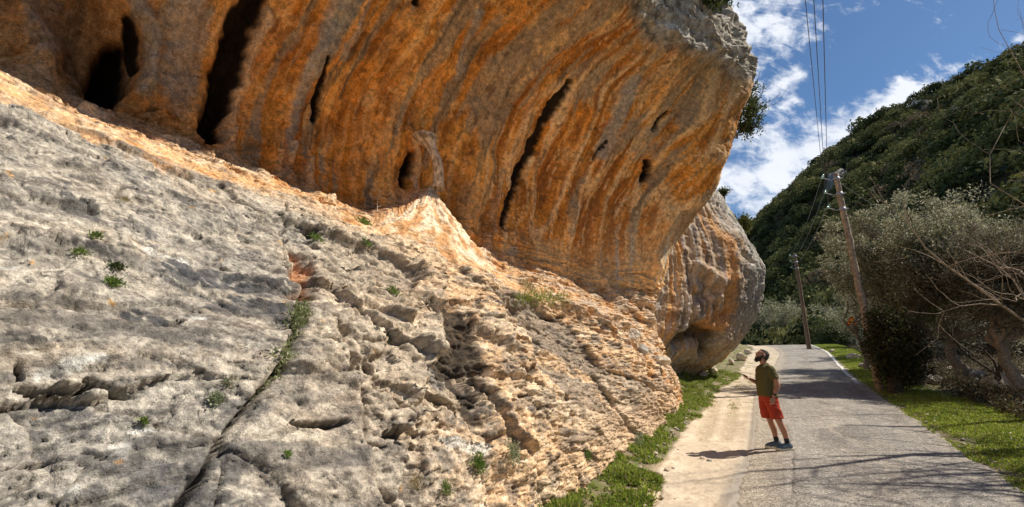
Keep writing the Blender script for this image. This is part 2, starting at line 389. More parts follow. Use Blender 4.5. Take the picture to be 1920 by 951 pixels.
class Surf:
    """a lofted rock face with its own surface coordinates (s, a), both in metres"""
    def __init__(self, prof, S, kk, zero_k, smooth_s=.35):
        self.S = S; self.kk = kk
        p, z = loft(prof, S, kk, smooth_s)
        x, y = xy(S[None, :], p)
        self.P = np.stack([x, y, z], 2).astype(np.float32)
        self.nrm = grid_normals(self.P)
        mid = np.array([.5 * (S[0] + S[-1]), 0])
        # orient outwards: towards the road
        if (self.nrm[..., 0] * -DP[0] + self.nrm[..., 1] * -DP[1])[:len(kk) * 2 // 3].mean() < 0: self.nrm = -self.nrm; self.flip = True
        else: self.flip = False
        d = np.linalg.norm(np.diff(self.P, axis=0), axis=2)
        a = np.concatenate([np.zeros((1, len(S))), np.cumsum(d, 0)], 0)
        zi = np.argmin(np.abs(kk - zero_k))
        self.a = (a - a[zi:zi + 1]).astype(np.float32)
        self.s = np.broadcast_to(S[None, :], self.a.shape).astype(np.float32)
        self.k = np.broadcast_to(kk[:, None], self.a.shape).astype(np.float32)
        px, py, dep = project(self.P)
        self.px, self.py, self.dep = px, py, dep
    def find(self, x, y):
        """surface coordinates of the spot seen at a place in the photograph"""
        d = np.hypot(self.px - x, self.py - y); d = np.where(np.isnan(d), 1e9, d)
        m = d.min(); cand = d < m + 6
        dep = np.where(cand, self.dep, 1e9); i = np.unravel_index(np.argmin(dep), dep.shape)
        return float(self.s[i]), float(self.a[i]), float(self.dep[i]), i
    def line(self, pts, w_px):
        """polyline of surface coordinates with metric half widths"""
        out = []
        ws = w_px if isinstance(w_px, (list, tuple)) else [w_px] * len(pts)
        for (x, y), w in zip(pts, ws):
            s, a, dep, _ = self.find(x, y); out.append((s, a, w * dep / F_PX))
        return out
    def dist(self, line, pad=3.0, wob=0.0, seed=0):
        """(distance / half width, signed side) in the surface; inf far away; evaluated on a sub-rectangle"""
        L = np.array(line); m = max(L[:, 2]) * (pad + 1) + .1
        r0 = (self.s >= L[:, 0].min() - m) & (self.s <= L[:, 0].max() + m) & (self.a >= L[:, 1].min() - m) & (self.a <= L[:, 1].max() + m)
        out = np.full(self.s.shape, 99.0, np.float32)
        idx = np.nonzero(r0)
        if len(idx[0]) == 0: return out
        s = self.s[idx]; a = self.a[idx]
        if wob:
            s = s + wob * (noise2(s * 2.1, a * 2.1, 40 + seed) + .5 * noise2(s * 6, a * 6, 41 + seed)); a = a + wob * (noise2(s * 2.1 + 9, a * 2.1, 42 + seed) + .5 * noise2(s * 6, a * 6, 43 + seed))
        best = np.full(s.shape, 99.0, np.float32)
        for (s0, a0, w0), (s1, a1, w1) in zip(line[:-1], line[1:]):
            ex, ey = s1 - s0, a1 - a0; L2 = ex * ex + ey * ey + 1e-9
            t = np.clip(((s - s0) * ex + (a - a0) * ey) / L2, 0, 1)
            d = np.hypot(s - s0 - t * ex, a - a0 - t * ey) / (w0 + (w1 - w0) * t)
            best = np.minimum(best, d)
        out[idx] = best
        return out

def warp_steps(lo, hi, dens):
    """monotone samples between lo and hi with local step dens(x)"""
    xs = [lo]
    while xs[-1] < hi: xs.append(xs[-1] + dens(xs[-1]))
    return np.array(xs)

# --- main cliff
Sg = warp_steps(-12, 19.9, lambda s: (.09 if s < -1.5 else max(.011, .0042 * (1.6 + max(s, 0) * .85))) / QUAL)
kstep = lambda k: (.03 if k < .7 else (.0085 if k < 7.5 else (.0125 if k < 13.6 else .03))) / QUAL
Kg = warp_steps(0, 15.97, kstep)
cl = Surf(PROF, Sg, Kg, 5.6)
print('cliff grid', cl.s.shape)
s, a, k = cl.s, cl.a, cl.k
low = 1 - sstep(5.0, 5.9, k)                       # bedded grey wall
ledge = sstep(4.3, 5.2, k) * (1 - sstep(7.2, 8.0, k))
over = sstep(6.6, 7.6, k) * (1 - sstep(12.2, 12.9, k))
outer = sstep(12.1, 12.8, k)
right = sstep(1.6, 2.8, s)                          # blocky part away from the slab
# stretched coordinate: beds get longer and thicker away from the slab
_gs = np.linspace(-16, 40, 1200); _gd = .34 + .66 * (1 - sstep(1.5, 9.5, _gs)); _gc = np.cumsum(_gd) * (_gs[1] - _gs[0]); _gc -= np.interp(0, _gs, _gc)
def G(v): return np.interp(v, _gs, _gc).astype(np.float32)
g = G(s)
_hd = .50 + .50 * (1 - sstep(2.5, 10, _gs)); _hc = np.cumsum(_hd) * (_gs[1] - _gs[0]); _hc -= np.interp(0, _gs, _hc)
hh = np.interp(s, _gs, _hc).astype(np.float32)
# big undulation
D = .30 * fbm2(s * .33 + 3, a * .33, 3, 1) * (1 - .5 * low)
# ---- bedding and blocks of the lower wall
wx = g + .20 * fbm2(g * 1.5, a * 1.3, 3, 5, .4); wa = a + .18 * fbm2(g * 1.1 + 5, a * 1.2, 3, 6, .4)
bed = wa * .95 + g * .16
def chips(x, y, seed, amp, tilt, edge_d, edge_w):
    f1, f2, ci, ox, oy = vor2(x, y, seed)
    e = np.clip(f2 - f1, 0, 1)
    h = (_u[ci, 2] - .5) * amp + (ox * (_u[ci, 0] - .5) + oy * (_u[ci, 1] - .5)) * tilt
    bev = np.clip(e / (.035 + edge_w * 2.2), 0, 1)
    return h * (1 - (1 - bev) ** 2) - edge_d * np.exp(-(e / edge_w) ** 2), e, ci
calm0 = 1 - .8 * sstep(4.2, 4.9, k)
# the smooth folded slab on the left
wave = fbm2(g * .7, bed * 2.0, 5, 11, .55)
c1, e1, i1_ = chips(wx * .75, bed * 1.7, 3, .09, .20, .035, .015)
c2_, e2, i2_ = chips(wx * 2.3, bed * 4.6, 4, .030, .085, .010, .02)
c3, e3, i3_ = chips(wx * 6.5, bed * 10, 5, .010, .034, .003, .04)
rgh = fbm2(g * 7, a * 9, 5, 13, .62)
mod = sstep(-.35, .35, noise2(g * .8 + 3, a * .9, 207))
slabd = .05 * wave + c1 * (.4 + .6 * mod) + (c2_ + c3) * (.35 + .9 * mod) + .010 * rgh * (.6 + mod) + .02 * fbm2(wx * 1.4, bed * 5.0, 4, 12, ridged=True)
# blocky face on the right
b1, eb, cb = chips(wx * 1.0 + .2 * bed, bed * 1.05, 8, .34, .50, .07, .03)
b1 += .08 * fbm2(g * .8 + 9, a * .9, 5, 224, .55, ridged=True)
b2, ec, cc = chips(wx * 2.4 + 5, bed * 2.6, 9, .13, .28, .03, .04)
b3, ed, cd_ = chips(wx * 6.0, bed * 6.6 + 3, 10, .05, .11, .010, .05)
b4, ee4, ci4 = chips(wx * 15, bed * 15 + 3, 14, .016, .040, .003, .05)
strength = .45 + .75 * sstep(-.3, .3, noise2(g * 1.1, a * .7, 14))
calm = 1 - .85 * sstep(3.4, 4.6, k) * sstep(8, 5, s)
blockd = b1 * .42 * calm + (b2 * .55 + b3 * .55 + b4 * .7) * strength * calm + .035 * fbm2(g * 3, bed * 4, 5, 15, .6) + .020 * fbm2(g * 20, a * 14, 3, 16)
def ledges(t, m):
    fr_ = t - np.floor(t); h_ = _u[(np.floor(t).astype(int) * 37) & 1023, 1]
    return (fr_ ** 1.5 * sstep(1.0, .965, fr_)) * (.35 + .65 * h_) * m
lw = bed + .10 * fbm2(g * 2.2, a * .8, 4, 260) + .05 * fbm2(g * 7, a * 2, 3, 261)
lm1 = sstep(-.12, .16, noise2(g * .9 + 4, bed * 2.0, 262)); lm2 = sstep(-.05, .2, noise2(g * 1.9 + 9, bed * 4.0, 263))
bedl = .060 * ledges(lw * 2.1, lm1) + .028 * ledges(lw * 6.3 + .3, lm2)
slabd = slabd + bedl * calm0; blockd = blockd + 1.5 * bedl * calm0
lowd = slabd * (1 - right) + blockd * right * (1 - .45 * sstep(2.4, 1.4, k))
# ---- ledge: crumbly orange
le1, ee1, ce = chips(wx * 2.0, wa * 3.4, 12, .13, .22, .02, .05); le2, ee2, ce2 = chips(wx * 5.5, wa * 9, 13, .045, .09, .008, .05)
ledged = .07 * fbm2(g * 2, a * 3.5, 5, 17) + le1 + le2 + .018 * fbm2(g * 14, a * 18, 3, 18)
# ---- overhang: flutes running down the face
mean = .45 * fbm2(s * .25, a * .28, 2, 20)
fs_ = hh + mean * .6 + .07 * fbm2(s * 1.3, a * .5, 3, 21)
ampl = .65 + .35 * noise2(s * .45, a * .3, 22)
fl1 = noise2(fs_ * .9, a * .09 + 3, 23)
u1, ue1, ui1 = chips(fs_ * 1.6, a * .42, 16, .30, .5, 0, .1); u2, ue2, ui2 = chips(fs_ * 4.0 + .3 * noise2(hh * 2, a * 2, 210), a * 1.1, 17, .09, .16, 0, .1); u3, ue3, ui3 = chips(fs_ * 9.0, a * 3.0, 18, .028, .05, .004, .05)
fl2 = 1 - 2 * np.abs(noise2(fs_ * 1.7, a * .20, 24))
fl3 = 1 - 2.2 * np.abs(noise2(fs_ * 2.5, a * .26, 25))
fl4 = 1 - 2.2 * np.abs(noise2(fs_ * 6.0, a * .6, 26))
lumps = fbm2(s * 1.5, a * 1.1, 5, 27, .55)
pit = fbm2(s * 7, a * 5, 4, 28)
fine_fl = sstep(7.0, 9.5, s)                        # tight organ pipe flutes right of the black fissure
overd = .34 * fl1 + .13 * fl2 * (.5 + .5 * ampl) + .12 * fl3 * (.30 + fine_fl) * ampl + .035 * fl4 * (.35 + .9 * fine_fl) + .18 * lumps * (1.1 - .75 * fine_fl) + .035 * pit
overd += (.20 * u1 + .40 * u2 + .6 * u3) * (1 - .75 * fine_fl) + .012 * fbm2(s * 16, a * 12, 3, 211)
overd *= sstep(6.6, 7.8, k)
outd = .35 * fbm2(s * .9, a * .9, 6, 30, .55, ridged=True) + .16 * fbm2(s * 3, a * 3, 4, 31)
D = D + lowd * low + ledged * ledge * (1 - low * .5) + overd * over + outd * outer
n2w = fbm2(s * 2.5 + 4, a * 2.5, 4, 222, .6)
# ---- features placed where the photograph shows them
def feat(pts, w, wob=.06, seed=0, pad=3.0): return cl.dist(cl.line(pts, w), pad, wob, seed)
fiss = []
def groove(pts, w, depth, wob=.05, seed=0, soft=1.0):
    global D
    d = feat(pts, w, wob, seed)
    g = np.exp(-(d * soft) ** 4)
    D = D - depth * g
    fiss.append(g)
    return g, d
black = np.zeros_like(D)
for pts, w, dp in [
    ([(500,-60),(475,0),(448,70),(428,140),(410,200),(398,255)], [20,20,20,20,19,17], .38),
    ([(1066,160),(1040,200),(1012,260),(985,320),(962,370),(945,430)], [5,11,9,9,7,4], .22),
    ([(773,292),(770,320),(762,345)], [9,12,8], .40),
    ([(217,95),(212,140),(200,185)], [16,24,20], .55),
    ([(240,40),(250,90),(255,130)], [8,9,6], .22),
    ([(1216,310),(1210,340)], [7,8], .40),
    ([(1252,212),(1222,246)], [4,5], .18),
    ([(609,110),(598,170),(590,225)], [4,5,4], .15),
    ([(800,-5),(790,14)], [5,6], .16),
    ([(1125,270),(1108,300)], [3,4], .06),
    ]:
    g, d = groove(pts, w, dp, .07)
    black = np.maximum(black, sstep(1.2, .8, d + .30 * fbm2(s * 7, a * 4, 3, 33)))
# the cave in the far left
d = feat([(120,-40),(150,40),(190,110),(195,180)], [40,44,40,26], .12); D -= .45 * np.exp(-(d * .9) ** 3); cave = np.exp(-(d * .95) ** 4)
# tufa columns and ribs standing proud
grey_rib = np.zeros_like(D); white_rib = np.zeros_like(D)
for pts, w, h, wh in [
    ([(655,-20),(625,55),(588,130),(565,190),(550,245),(537,305)], [26,22,15,9,9,8], .20, 0),
    ([(245,-20),(285,60),(290,120),(265,195)], [16,16,14,10], .28, 0),
    ([(500,30),(465,130),(440,200),(428,265)], [9,11,10,10], .20, .5),
    ([(781,262),(788,300),(786,352)], [10,7,7], .14, .6),
    ([(905,30),(880,100),(868,150)], [13,12,8], .05, 0),
    ([(1000,180),(975,270),(935,370),(925,440)], [7,8,8,9], .10, .2),
    ([(1185,150),(1145,240),(1115,300)], [12,13,8], .05, 0),
    ([(960,470),(952,500)], [10,12], .08, 0),
    ([(700,0),(670,60),(640,110)], [8,10,8], .12, 0),
    ([(350,-10),(352,90),(330,200)], [34,36,30], .22, 0),
    ([(100,20),(85,80),(75,140)], [26,26,18], .16, 0),
    ]:
    d = feat(pts, w, .05); D += h * np.exp(-(d * .85) ** 2)
    m = sstep(1.2, .6, d + .35 * noise2(s * 5, a * 2, 34))
    if wh: white_rib = np.maximum(white_rib, m * wh)
    else: grey_rib = np.maximum(grey_rib, m * (.9 if len(pts) > 3 or h < .1 else .8))
# stalagmite cone and the aprons on the ledge
cone = np.zeros_like(D)
for pts, w, h in [
    ([(783,362),(765,395),(742,420)], [7,30,40], .22), ([(783,362),(812,405),(855,450),(905,490)], [7,22,26,16], .16),
    ([(541,285),(537,330)], [8,16], .22), ([(432,262),(430,290)], [8,12], .20), ([(583,305),(586,350)], [5,14], .2),
    ([(70,150),(75,140)], [16,18], .22), ([(912,445),(920,478)], [8,12], .12), ([(1135,520),(1165,560)], [6,16], .16), ([(1208,560),(1230,620)], [5,14], .16)]:
    d = feat(pts, w, .05); g = np.exp(-(d * .9) ** 2); D += h * g; cone = np.maximum(cone, g)
# joints in the grey wall
crack = np.zeros_like(D)
for pts, w, dp in [
    ([(548,560),(528,610),(505,665),(478,715),(447,768)], [6,4,3.5,4,3], .10), ([(447,768),(385,838),(345,900),(305,951),(290,990)], [2.5,4,5,5,5], .14),
    ([(375,850),(360,930),(340,990)], [2,2.5,3], .06),
    ([(583,640),(583,690),(592,740),(598,800),(590,880),(596,960)], [3,5,5,4,4,5], .16), ([(592,590),(600,620),(602,655)], [3,4,3], .10),
    ([(796,560),(790,640),(770,700),(735,775),(708,850),(690,900)], [3,4,4,3.5,4,3], .12), ([(530,395),(527,450),(520,520)], [2,2,2], .06),
    ([(40,722),(80,738),(130,742),(160,738)], [3,7,7,4], .14), ([(150,732),(185,748),(225,758)], [4,5,3], .10),
    ([(0,893),(70,888),(118,882)], [2,3,2], .06), ([(138,873),(160,876),(188,874)], [3,4,2], .05),
    ([(252,634),(290,626),(328,616)], [2,3,2], .05), ([(45,342),(75,350),(108,355)], [4,5,2], .07), ([(132,388),(160,398),(190,401)], [3,5,2], .06),
    ([(445,358),(465,362)], [3,3], .05), ([(30,693),(38,706)], [4,4], .05), ([(535,432),(570,446),(590,450)], [3,4,2], .07),
    ([(470,850),(520,857),(560,850)], [3,6,3], .09), ([(650,860),(690,866),(718,862)], [4,8,4], .12), ([(600,870),(640,880)],[3,3],.06),
    ([(935,575),(936,650),(938,710)], [3,3,3], .08), ([(960,690),(985,697),(1000,693)], [6,9,4], .10), ([(1005,640),(1020,648)], [6,5], .08),
    ([(1010,590),(1040,600),(1055,597)], [5,6,3], .08), ([(1090,600),(1120,613),(1150,610)], [3,4,3], .07), ([(1175,645),(1195,655)], [4,6], .14), ([(1060,735),(1075,800)], [2,2], .04),
    ([(765,690),(750,730)], [6,5], .12), ([(930,770),(990,775),(1030,760)], [2,3,2], .04),
    ]:
    g, d = groove(pts, w, dp, .035)
    crack = np.maximum(crack, sstep(1.3, .5, d))
# joints that split the wall into blocks set en echelon: each face turns a little towards the road, then steps back
JL = [[(548,545),(528,610),(505,665),(478,715),(447,768),(385,838),(345,900),(305,951),(270,1010)],
      [(592,560),(588,620),(585,680),(592,740),(598,800),(590,880),(596,960),(600,1020)],
      [(812,470),(803,520),(800,560),(793,620),(770,690),(738,770),(708,850),(690,900),(660,980)],
      [(930,540),(936,580),(937,650),(940,710),(958,800),(965,880),(975,960)],
      [(1150,585),(1160,640),(1190,700),(1215,760),(1240,800)]]
JA = [.05, .22, .42, .34, .30]; JR = [1.2, 1.3, 2.2, 2.2, 3.2]; JW = [.02, .06, .09, .11, .16]
jn = []
for jl in JL:
    L_ = np.array(cl.line(jl, 1))[:, :2]; o_ = np.argsort(L_[:, 1]); jn.append((np.interp(a, L_[o_, 1], L_[o_, 0]) + .05 * fbm2(a * 2, a * 0 + 5, 3, 220) + .015 * fbm2(g * 4, a * 4, 3, 221), L_[:, 1].min(), L_[:, 1].max()))
for (sj, a0_, a1_), A_, R_, W_ in zip(jn, JA, JR, JW):
    inr = 1 - sstep(a1_ - 1.3, a1_ + .3, a + .3 * n2w)
    left_of = sstep(sj + W_, sj - W_, s)
    D += A_ * inr * left_of * np.clip(1 - (sj - s) / R_, 0, 1)
    D -= .06 * inr * np.exp(-((s - sj - W_ * 1.1) / .035) ** 2)
jcell = sum((s > sj).astype(int) * (i + 1) for i, (sj, _, _) in enumerate(jn))
# the recess with the dark seep at 840, 680
d = feat([(835,600),(850,660),(835,720),(860,790)], [30,42,50,36], .06); seep_d = d
D -= .16 * np.exp(-(d * .9) ** 3)
# step shelf under the orange wall at (940-1150, 575)
dsh = feat([(935,572),(1000,572),(1060,585),(1110,600),(1150,612)], [5,6,6,7,8], .04)
D += .12 * np.exp(-(dsh * .6) ** 2)
dal = feat([(556,500),(548,560),(530,600)], [14,16,8], .12); D -= .12 * np.exp(-(dal * .9) ** 3)

# ---- second pass: grain that is worked out in space on the shaped rock
P1 = cl.P + cl.nrm * D[..., None]; N1 = grid_normals(P1); N1 = -N1 if cl.flip else N1
nl = int(np.searchsorted(Kg, 8.2)); sl1, pl1 = sp(P1[:nl, :, 0], P1[:nl, :, 1]); g3x = G(sl1) * 1.0; g3y = pl1; g3z = P1[:nl, :, 2]; b3z = g3z + .16 * g3x + .25 * g3y
def full(v):
    o_ = np.zeros(D.shape, np.float32); o_[:nl] = v; return o_
w3 = noise3(g3x * 1.3, g3y * 1.3, g3z * 1.3, 240); w4 = noise3(g3x * 1.3 + 7, g3y * 1.3, g3z * 1.3, 241)
str_ = full(fbm3(g3x * 1.5 + .3 * w3, g3y * 1.5, b3z * 3.2 + .4 * w4, 6, 242, .62)); g2_ = full(fbm3(g3x * 3.0, g3y * 3, g3z * 3.0, 4, 243, .65))
str2 = full(fbm3(g3x * 4.5 + w3, g3y * 4.5, b3z * 12 + w4, 4, 244, .66)); n4 = full(fbm3(g3x * 24, g3y * 24, g3z * 24, 2, 245, .7)); n5 = full(fbm3(g3x * 9, g3y * 9, g3z * 9, 3, 246, .6))
cr1 = full(np.abs(fbm3(g3x * 1.8 + .5 * w4, g3y * 1.8, b3z * 3.4 + .5 * w3, 4, 247, .5))); cr2 = full(np.abs(fbm3(g3x * 4.0, g3y * 4, b3z * 7, 3, 248, .5)))
crm = full(sstep(-.15, .25, noise3(g3x * .9, g3y * .9, g3z * .9, 249)))
lines = np.exp(-(cr1 / .012) ** 2) * crm + .6 * np.exp(-(cr2 / .016) ** 2) * (1 - crm * .6)
ter = np.floor((str2 + .5 * g2_) * 6) / 6
fdl = .012 * str2 + .004 * n5 + .004 * n4 - .022 * lines + .018 * str_ + .008 * ter
fdr = .020 * str2 + .014 * n5 + .010 * n4 - .032 * lines + .020 * g2_ + .040 * ter
fd = fdl + (fdr - fdl) * right
fd *= np.clip(low + ledge * 1.0, 0, 1)
P1 = P1 + N1 * fd[..., None] * (-1 if False else 1)
# ---- colours: albedo, with bounced light and dark hollows painted in
def C(*c): return np.array(c, np.float32)
n1 = fbm2(s * .7, a * .7, 5, 50, .55); n2 = fbm2(s * 2.5 + 4, a * 2.5, 5, 51, .6); n3 = fbm2(s * 9, a * 9, 3, 52)
g1 = fbm2(g * .9 + 7, a * .9, 5, 213, .6)
col = np.broadcast_to(C(.36, .315, .265), D.shape + (3,)).copy()
band = fbm2(g * .55 + .3 * n1, bed * 2.4, 5, 250, .55); bm_ = sstep(-.02, .10, band + .25 * str_)
col = mixc(col, C(.50, .44, .36), (1 - bm_) * .6); col = mixc(col, C(.22, .20, .185), bm_ * .55)
col = mixc(col, C(.14, .13, .125), sstep(.09, .14, str_ + .35 * g2_) * .8)
col = mixc(col, C(.24, .225, .21), sstep(.62, .66, _u[i2_, 3] + .25 * g2_) * .55 * low); col = mixc(col, C(.60, .54, .46), sstep(.30, .26, _u[i2_, 3] + .25 * g2_) * .45)
col = mixc(col, C(.60, .52, .42), sstep(.04, .16, -str_ + .35 * g2_) * .85)
col = mixc(col, C(.52, .40, .28), sstep(.0, .3, g1) * .5)
col = mixc(col, C(.09, .085, .08), sstep(.17, .25, str2) * .7)
col = mixc(col, C(.74, .66, .54), sstep(.15, .24, -str2 + .2 * n4) * .6)
vein = np.maximum(1 - np.abs(g2_ * .6 + n5 * .25) * 16, 1 - np.abs(str_ - .12 + .2 * n5) * 20)
col = mixc(col, C(.66, .60, .50), sstep(.1, .7, vein) * .55)
col = mixc(col, C(.12, .118, .12), sstep(.20, .27, n2 + .35 * n1 - .05 + .25 * g2_) * .75)                        # blue black patches
for (x_, y_, w_, h_) in [(325,520,16,0),(470,560,26,0),(500,630,18,0),(265,607,18,0),(455,600,22,0),(365,540,18,0)]:
    dpt = feat([(x_ - w_, y_ - 8), (x_ + w_, y_ + 8)], w_ * 1.0, .03, 3)
    f_ = vor2(wx * 7, bed * 8, 44); veinm = sstep(.02, .12, f_[1] - f_[0])
    col = mixc(col, C(.085, .088, .096), sstep(1.15, .95, dpt + .9 * g2_ + .3 * n5) * veinm * .9)
warm = sstep(1.4, 4.6, s + 1.6 * n1 + .8 * g2_)
ca_ = C(.66, .47, .30)
colr = np.broadcast_to(ca_, D.shape + (3,)).copy()
colr = mixc(colr, C(.36, .29, .225), sstep(.04, .18, g1 + .7 * g2_) * .85)
colr = mixc(colr, C(.70, .40, .19), sstep(.02, .18, g2_ - .5 * g1) * sstep(5.5, 9, s) * .8)
colr = mixc(colr, C(.15, .145, .145), sstep(.14, .22, n2 * .5 + str_ * .6 + .2 * g2_) * .85)
colr = mixc(colr, C(.78, .69, .55), sstep(.10, .20, -str2 - .2 * n2) * .65)
cellt = _u[cb, 3]
colr = mixc(colr, C(.25, .225, .20), sstep(.68, .76, cellt + .6 * g1 + .25 * g2_) * .75)
colr = mixc(colr, C(.66, .56, .43), sstep(.75, .85, _u[cc, 3] + .4 * g2_) * .6)
colr = mixc(colr, C(.20, .17, .15), sstep(.80, .88, _u[cd_, 3] + .3 * g2_) * .7)
colr = mixc(colr, C(.10, .085, .07), sstep(.14, .22, str2) * .65)
colr = mixc(colr, C(.58, .36, .19), sstep(.25, .12, cellt) * sstep(6, 8, s) * .6)
jt = np.array([0, .25, -.3, .35, -.1, .3, 0, .1, .2, 0, 0, 0, 0, 0, 0, 0])[np.clip(jcell, 0, 15)]
colr = mixc(colr, C(.30, .275, .255), np.clip(-jt, 0, 1) * 1.3 * sstep(-.2, .2, g1 + g2_)); colr = mixc(colr, C(.68, .56, .42), np.clip(jt, 0, 1) * 1.3 * sstep(-.2, .2, g2_ - g1))
# sandy lower apron
apron = sstep(2.6, 1.6, k + .8 * n1) * sstep(5, 8, s)
colr = mixc(colr, C(.60, .44, .30), apron * .7)
col = col + (colr - col) * warm[..., None]
col = mixc(col, C(.66, .56, .43), sstep(.1, .5, warm) * sstep(.9, .5, warm) * sstep(-.1, .1, g1) * .5)
# pale wash in the middle of the slab
pale = feat([(210,290),(330,330),(450,395),(560,430)], [16,26,30,22], .15, 5); col = mixc(col, C(.68, .60, .49), sstep(1.3, .3, pale + .9 * n2) * .6)
for pts, w in [([(60,705),(150,700),(180,695)], 6), ([(190,868),(225,866)], 9), ([(235,842),(272,840)], 5), ([(85,945),(110,940)], 8), ([(280,480),(330,500)], 9), ([(0,512),(25,505)], 5), ([(345,618),(365,625)], 4), ([(795,845),(870,855)], 9)]:
    dpt = feat(pts, w, .05, 7); col = mixc(col, C(.80, .77, .70), sstep(.6, .2, dpt * .5 + .9 * n3 + .3 * n2 - .1) * .85)
lich = sstep(.44, .52, fbm2(s * 4.5, a * 4.5, 4, 60, .6) + .12 * noise2(s * .8, a * .8, 61))
col = mixc(col, C(.72, .36, .07), lich * low * (1 - warm) * .8)
for (x_, y_) in [(210,577),(222,600),(196,876),(258,874),(412,500),(82,770),(20,455),(60,484),(105,738),(100,865)]:
    dpt = feat([(x_ - 3, y_), (x_ + 3, y_)], 5, .05, 8); col = mixc(col, C(.75, .36, .05), sstep(1.0, .4, dpt + 1.0 * n3 + .5) * .75)
zone = feat([(250,480),(380,540),(470,600),(500,640)], [40,60,60,40], .04, 12); f_ = vor2(wx * 5.5 + .3 * n2, bed * 7.5 + .3 * n2, 45); veinm = sstep(.03, .10, f_[1] - f_[0])
col = mixc(col, C(.105, .105, .112), sstep(1.1, .7, zone) * sstep(.42, .50, _u[f_[2], 1] + .35 * g2_) * veinm * .8)
zone = feat([(0,600),(150,600),(330,680),(200,760)], [50,60,60,60], .04, 12)
col = mixc(col, C(.17, .155, .14), sstep(1.1, .5, zone) * sstep(-.05, .08, fbm2(g * 1.2, bed * 5, 5, 251, .6)) * .75)
zone = feat([(0,830),(200,880),(400,900),(560,880)], [50,50,60,50], .04, 12)
col = mixc(col, C(.20, .185, .17), sstep(1.1, .5, zone) * sstep(-.02, .10, fbm2(g * 1.5, bed * 3, 5, 252, .6)) * .7)
# dirt along the fractures
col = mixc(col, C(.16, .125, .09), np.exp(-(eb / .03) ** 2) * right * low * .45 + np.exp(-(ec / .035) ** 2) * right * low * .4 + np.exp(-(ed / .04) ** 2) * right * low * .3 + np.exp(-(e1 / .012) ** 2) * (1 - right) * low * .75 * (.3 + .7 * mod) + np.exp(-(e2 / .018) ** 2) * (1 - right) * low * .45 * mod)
col = mixc(col, C(.030, .024, .02), sstep(1.05, .75, seep_d + 1.4 * g2_ + .9 * str_) * .9)
col = mixc(col, C(.22, .22, .23), sstep(1.2, .6, feat([(800,690),(790,730)], [20, 20], .06, 9)) * .7)
col = mixc(col, C(.52, .24, .11), sstep(1.3, .5, dal + .7 * n2) * .85)
col = mixc(col, C(.04, .035, .03), crack * .8)
col = mixc(col, C(.07, .06, .05), lines * .65)
low_col = col * (.86 + .22 * warm)[..., None] * (C(1.0, 1.0, 1.0) + (C(1.07, 1.0, .91) - C(1.0, 1.0, 1.0)) * warm[..., None])
# ledge colour
lc = np.broadcast_to(C(.74, .45, .23), D.shape + (3,)).copy()
lc = mixc(lc, C(.82, .62, .42), sstep(-.05, .3, n2)); lc = mixc(lc, C(.62, .28, .09), sstep(.05, .35, -n2 - .3 * n3) * .8)
lc = mixc(lc, C(.60, .47, .36), sstep(.05, .2, g2_ - .2 * g1) * sstep(7, 9, s) * .7); lc = mixc(lc, C(.16, .12, .09), np.maximum(sstep(.16, .24, str2), lines) * .5)
lc = mixc(lc, C(.34, .22, .13), sstep(.2, .4, fbm2(wx * 2.5, wa * 9, 4, 62)) * .6)
# overhang colour
st1 = fbm2(fs_ * 2.2, a * .22, 4, 63, .6); st2 = fbm2(fs_ * 6.5, a * .5, 4, 64, .6); st3 = fbm2(fs_ * 15, a * 1.2, 3, 65, .6); big_ = fbm2(s * .45 + 8, a * .45, 4, 66)
fw = fs_ + .03 * fbm2(hh * 3, a * 1.5, 3, 230)
q1 = fbm2(fw * 1.7, a * .10, 4, 63, .6); q2 = fbm2(fw * 5.5, a * .20, 4, 64, .6); q3 = fbm2(fw * 16, a * .45, 4, 65, .65); st1 = q1; st2 = q2
rw = .32 + .68 * fine_fl
oc = np.broadcast_to(C(.66, .27, .052), D.shape + (3,)).copy()
oc = mixc(oc, C(.80, .38, .10), sstep(-.02, .22, q1 * .7 + .4 * big_ + .2 * lumps))
oc = mixc(oc, C(.40, .145, .03), sstep(.04, .20, -q2 - .25 * q1 + .08 * n2) * .85 * (.45 + .55 * fine_fl))
oc = mixc(oc, C(.30, .11, .025), sstep(.0, .28, -lumps + .35 * q1) * .7 * (1 - .6 * fine_fl))
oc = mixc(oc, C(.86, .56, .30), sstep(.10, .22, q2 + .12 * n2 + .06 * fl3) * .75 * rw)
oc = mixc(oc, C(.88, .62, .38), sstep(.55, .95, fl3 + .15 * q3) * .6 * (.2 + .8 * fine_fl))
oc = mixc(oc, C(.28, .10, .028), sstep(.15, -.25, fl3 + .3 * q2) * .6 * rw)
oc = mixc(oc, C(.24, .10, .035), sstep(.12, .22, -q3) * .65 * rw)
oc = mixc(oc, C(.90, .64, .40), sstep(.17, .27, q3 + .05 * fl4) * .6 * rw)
gm = sstep(.12, .20, q1 * .8 - .30 * big_ + .25 * noise2(fs_ * 1.6, a * .2, 67) + .3 * q2)
oc = mixc(oc, C(.33, .26, .20), gm * .75)
oc = mixc(oc, C(.13, .09, .06), sstep(.22, .32, q2 * .6 + q1 * .5 + .15 * q3) * .65)
oc = mixc(oc, C(.10, .055, .03), sstep(.30, .36, fbm2(s * 5, a * 2.5, 4, 225)) * .6)
oc = mixc(oc, C(.80, .50, .24), sstep(.22, .34, fbm2(hh * 3.0, a * 1.0, 5, 226, .6)) * .6)
lipd = sstep(10.4, 12.2, k + 1.0 * n1 + .5 * st1)
oc = mixc(oc, C(.34, .25, .16), lipd * sstep(-.15, .12, q2 + .3 * n2 + .1) * .75)
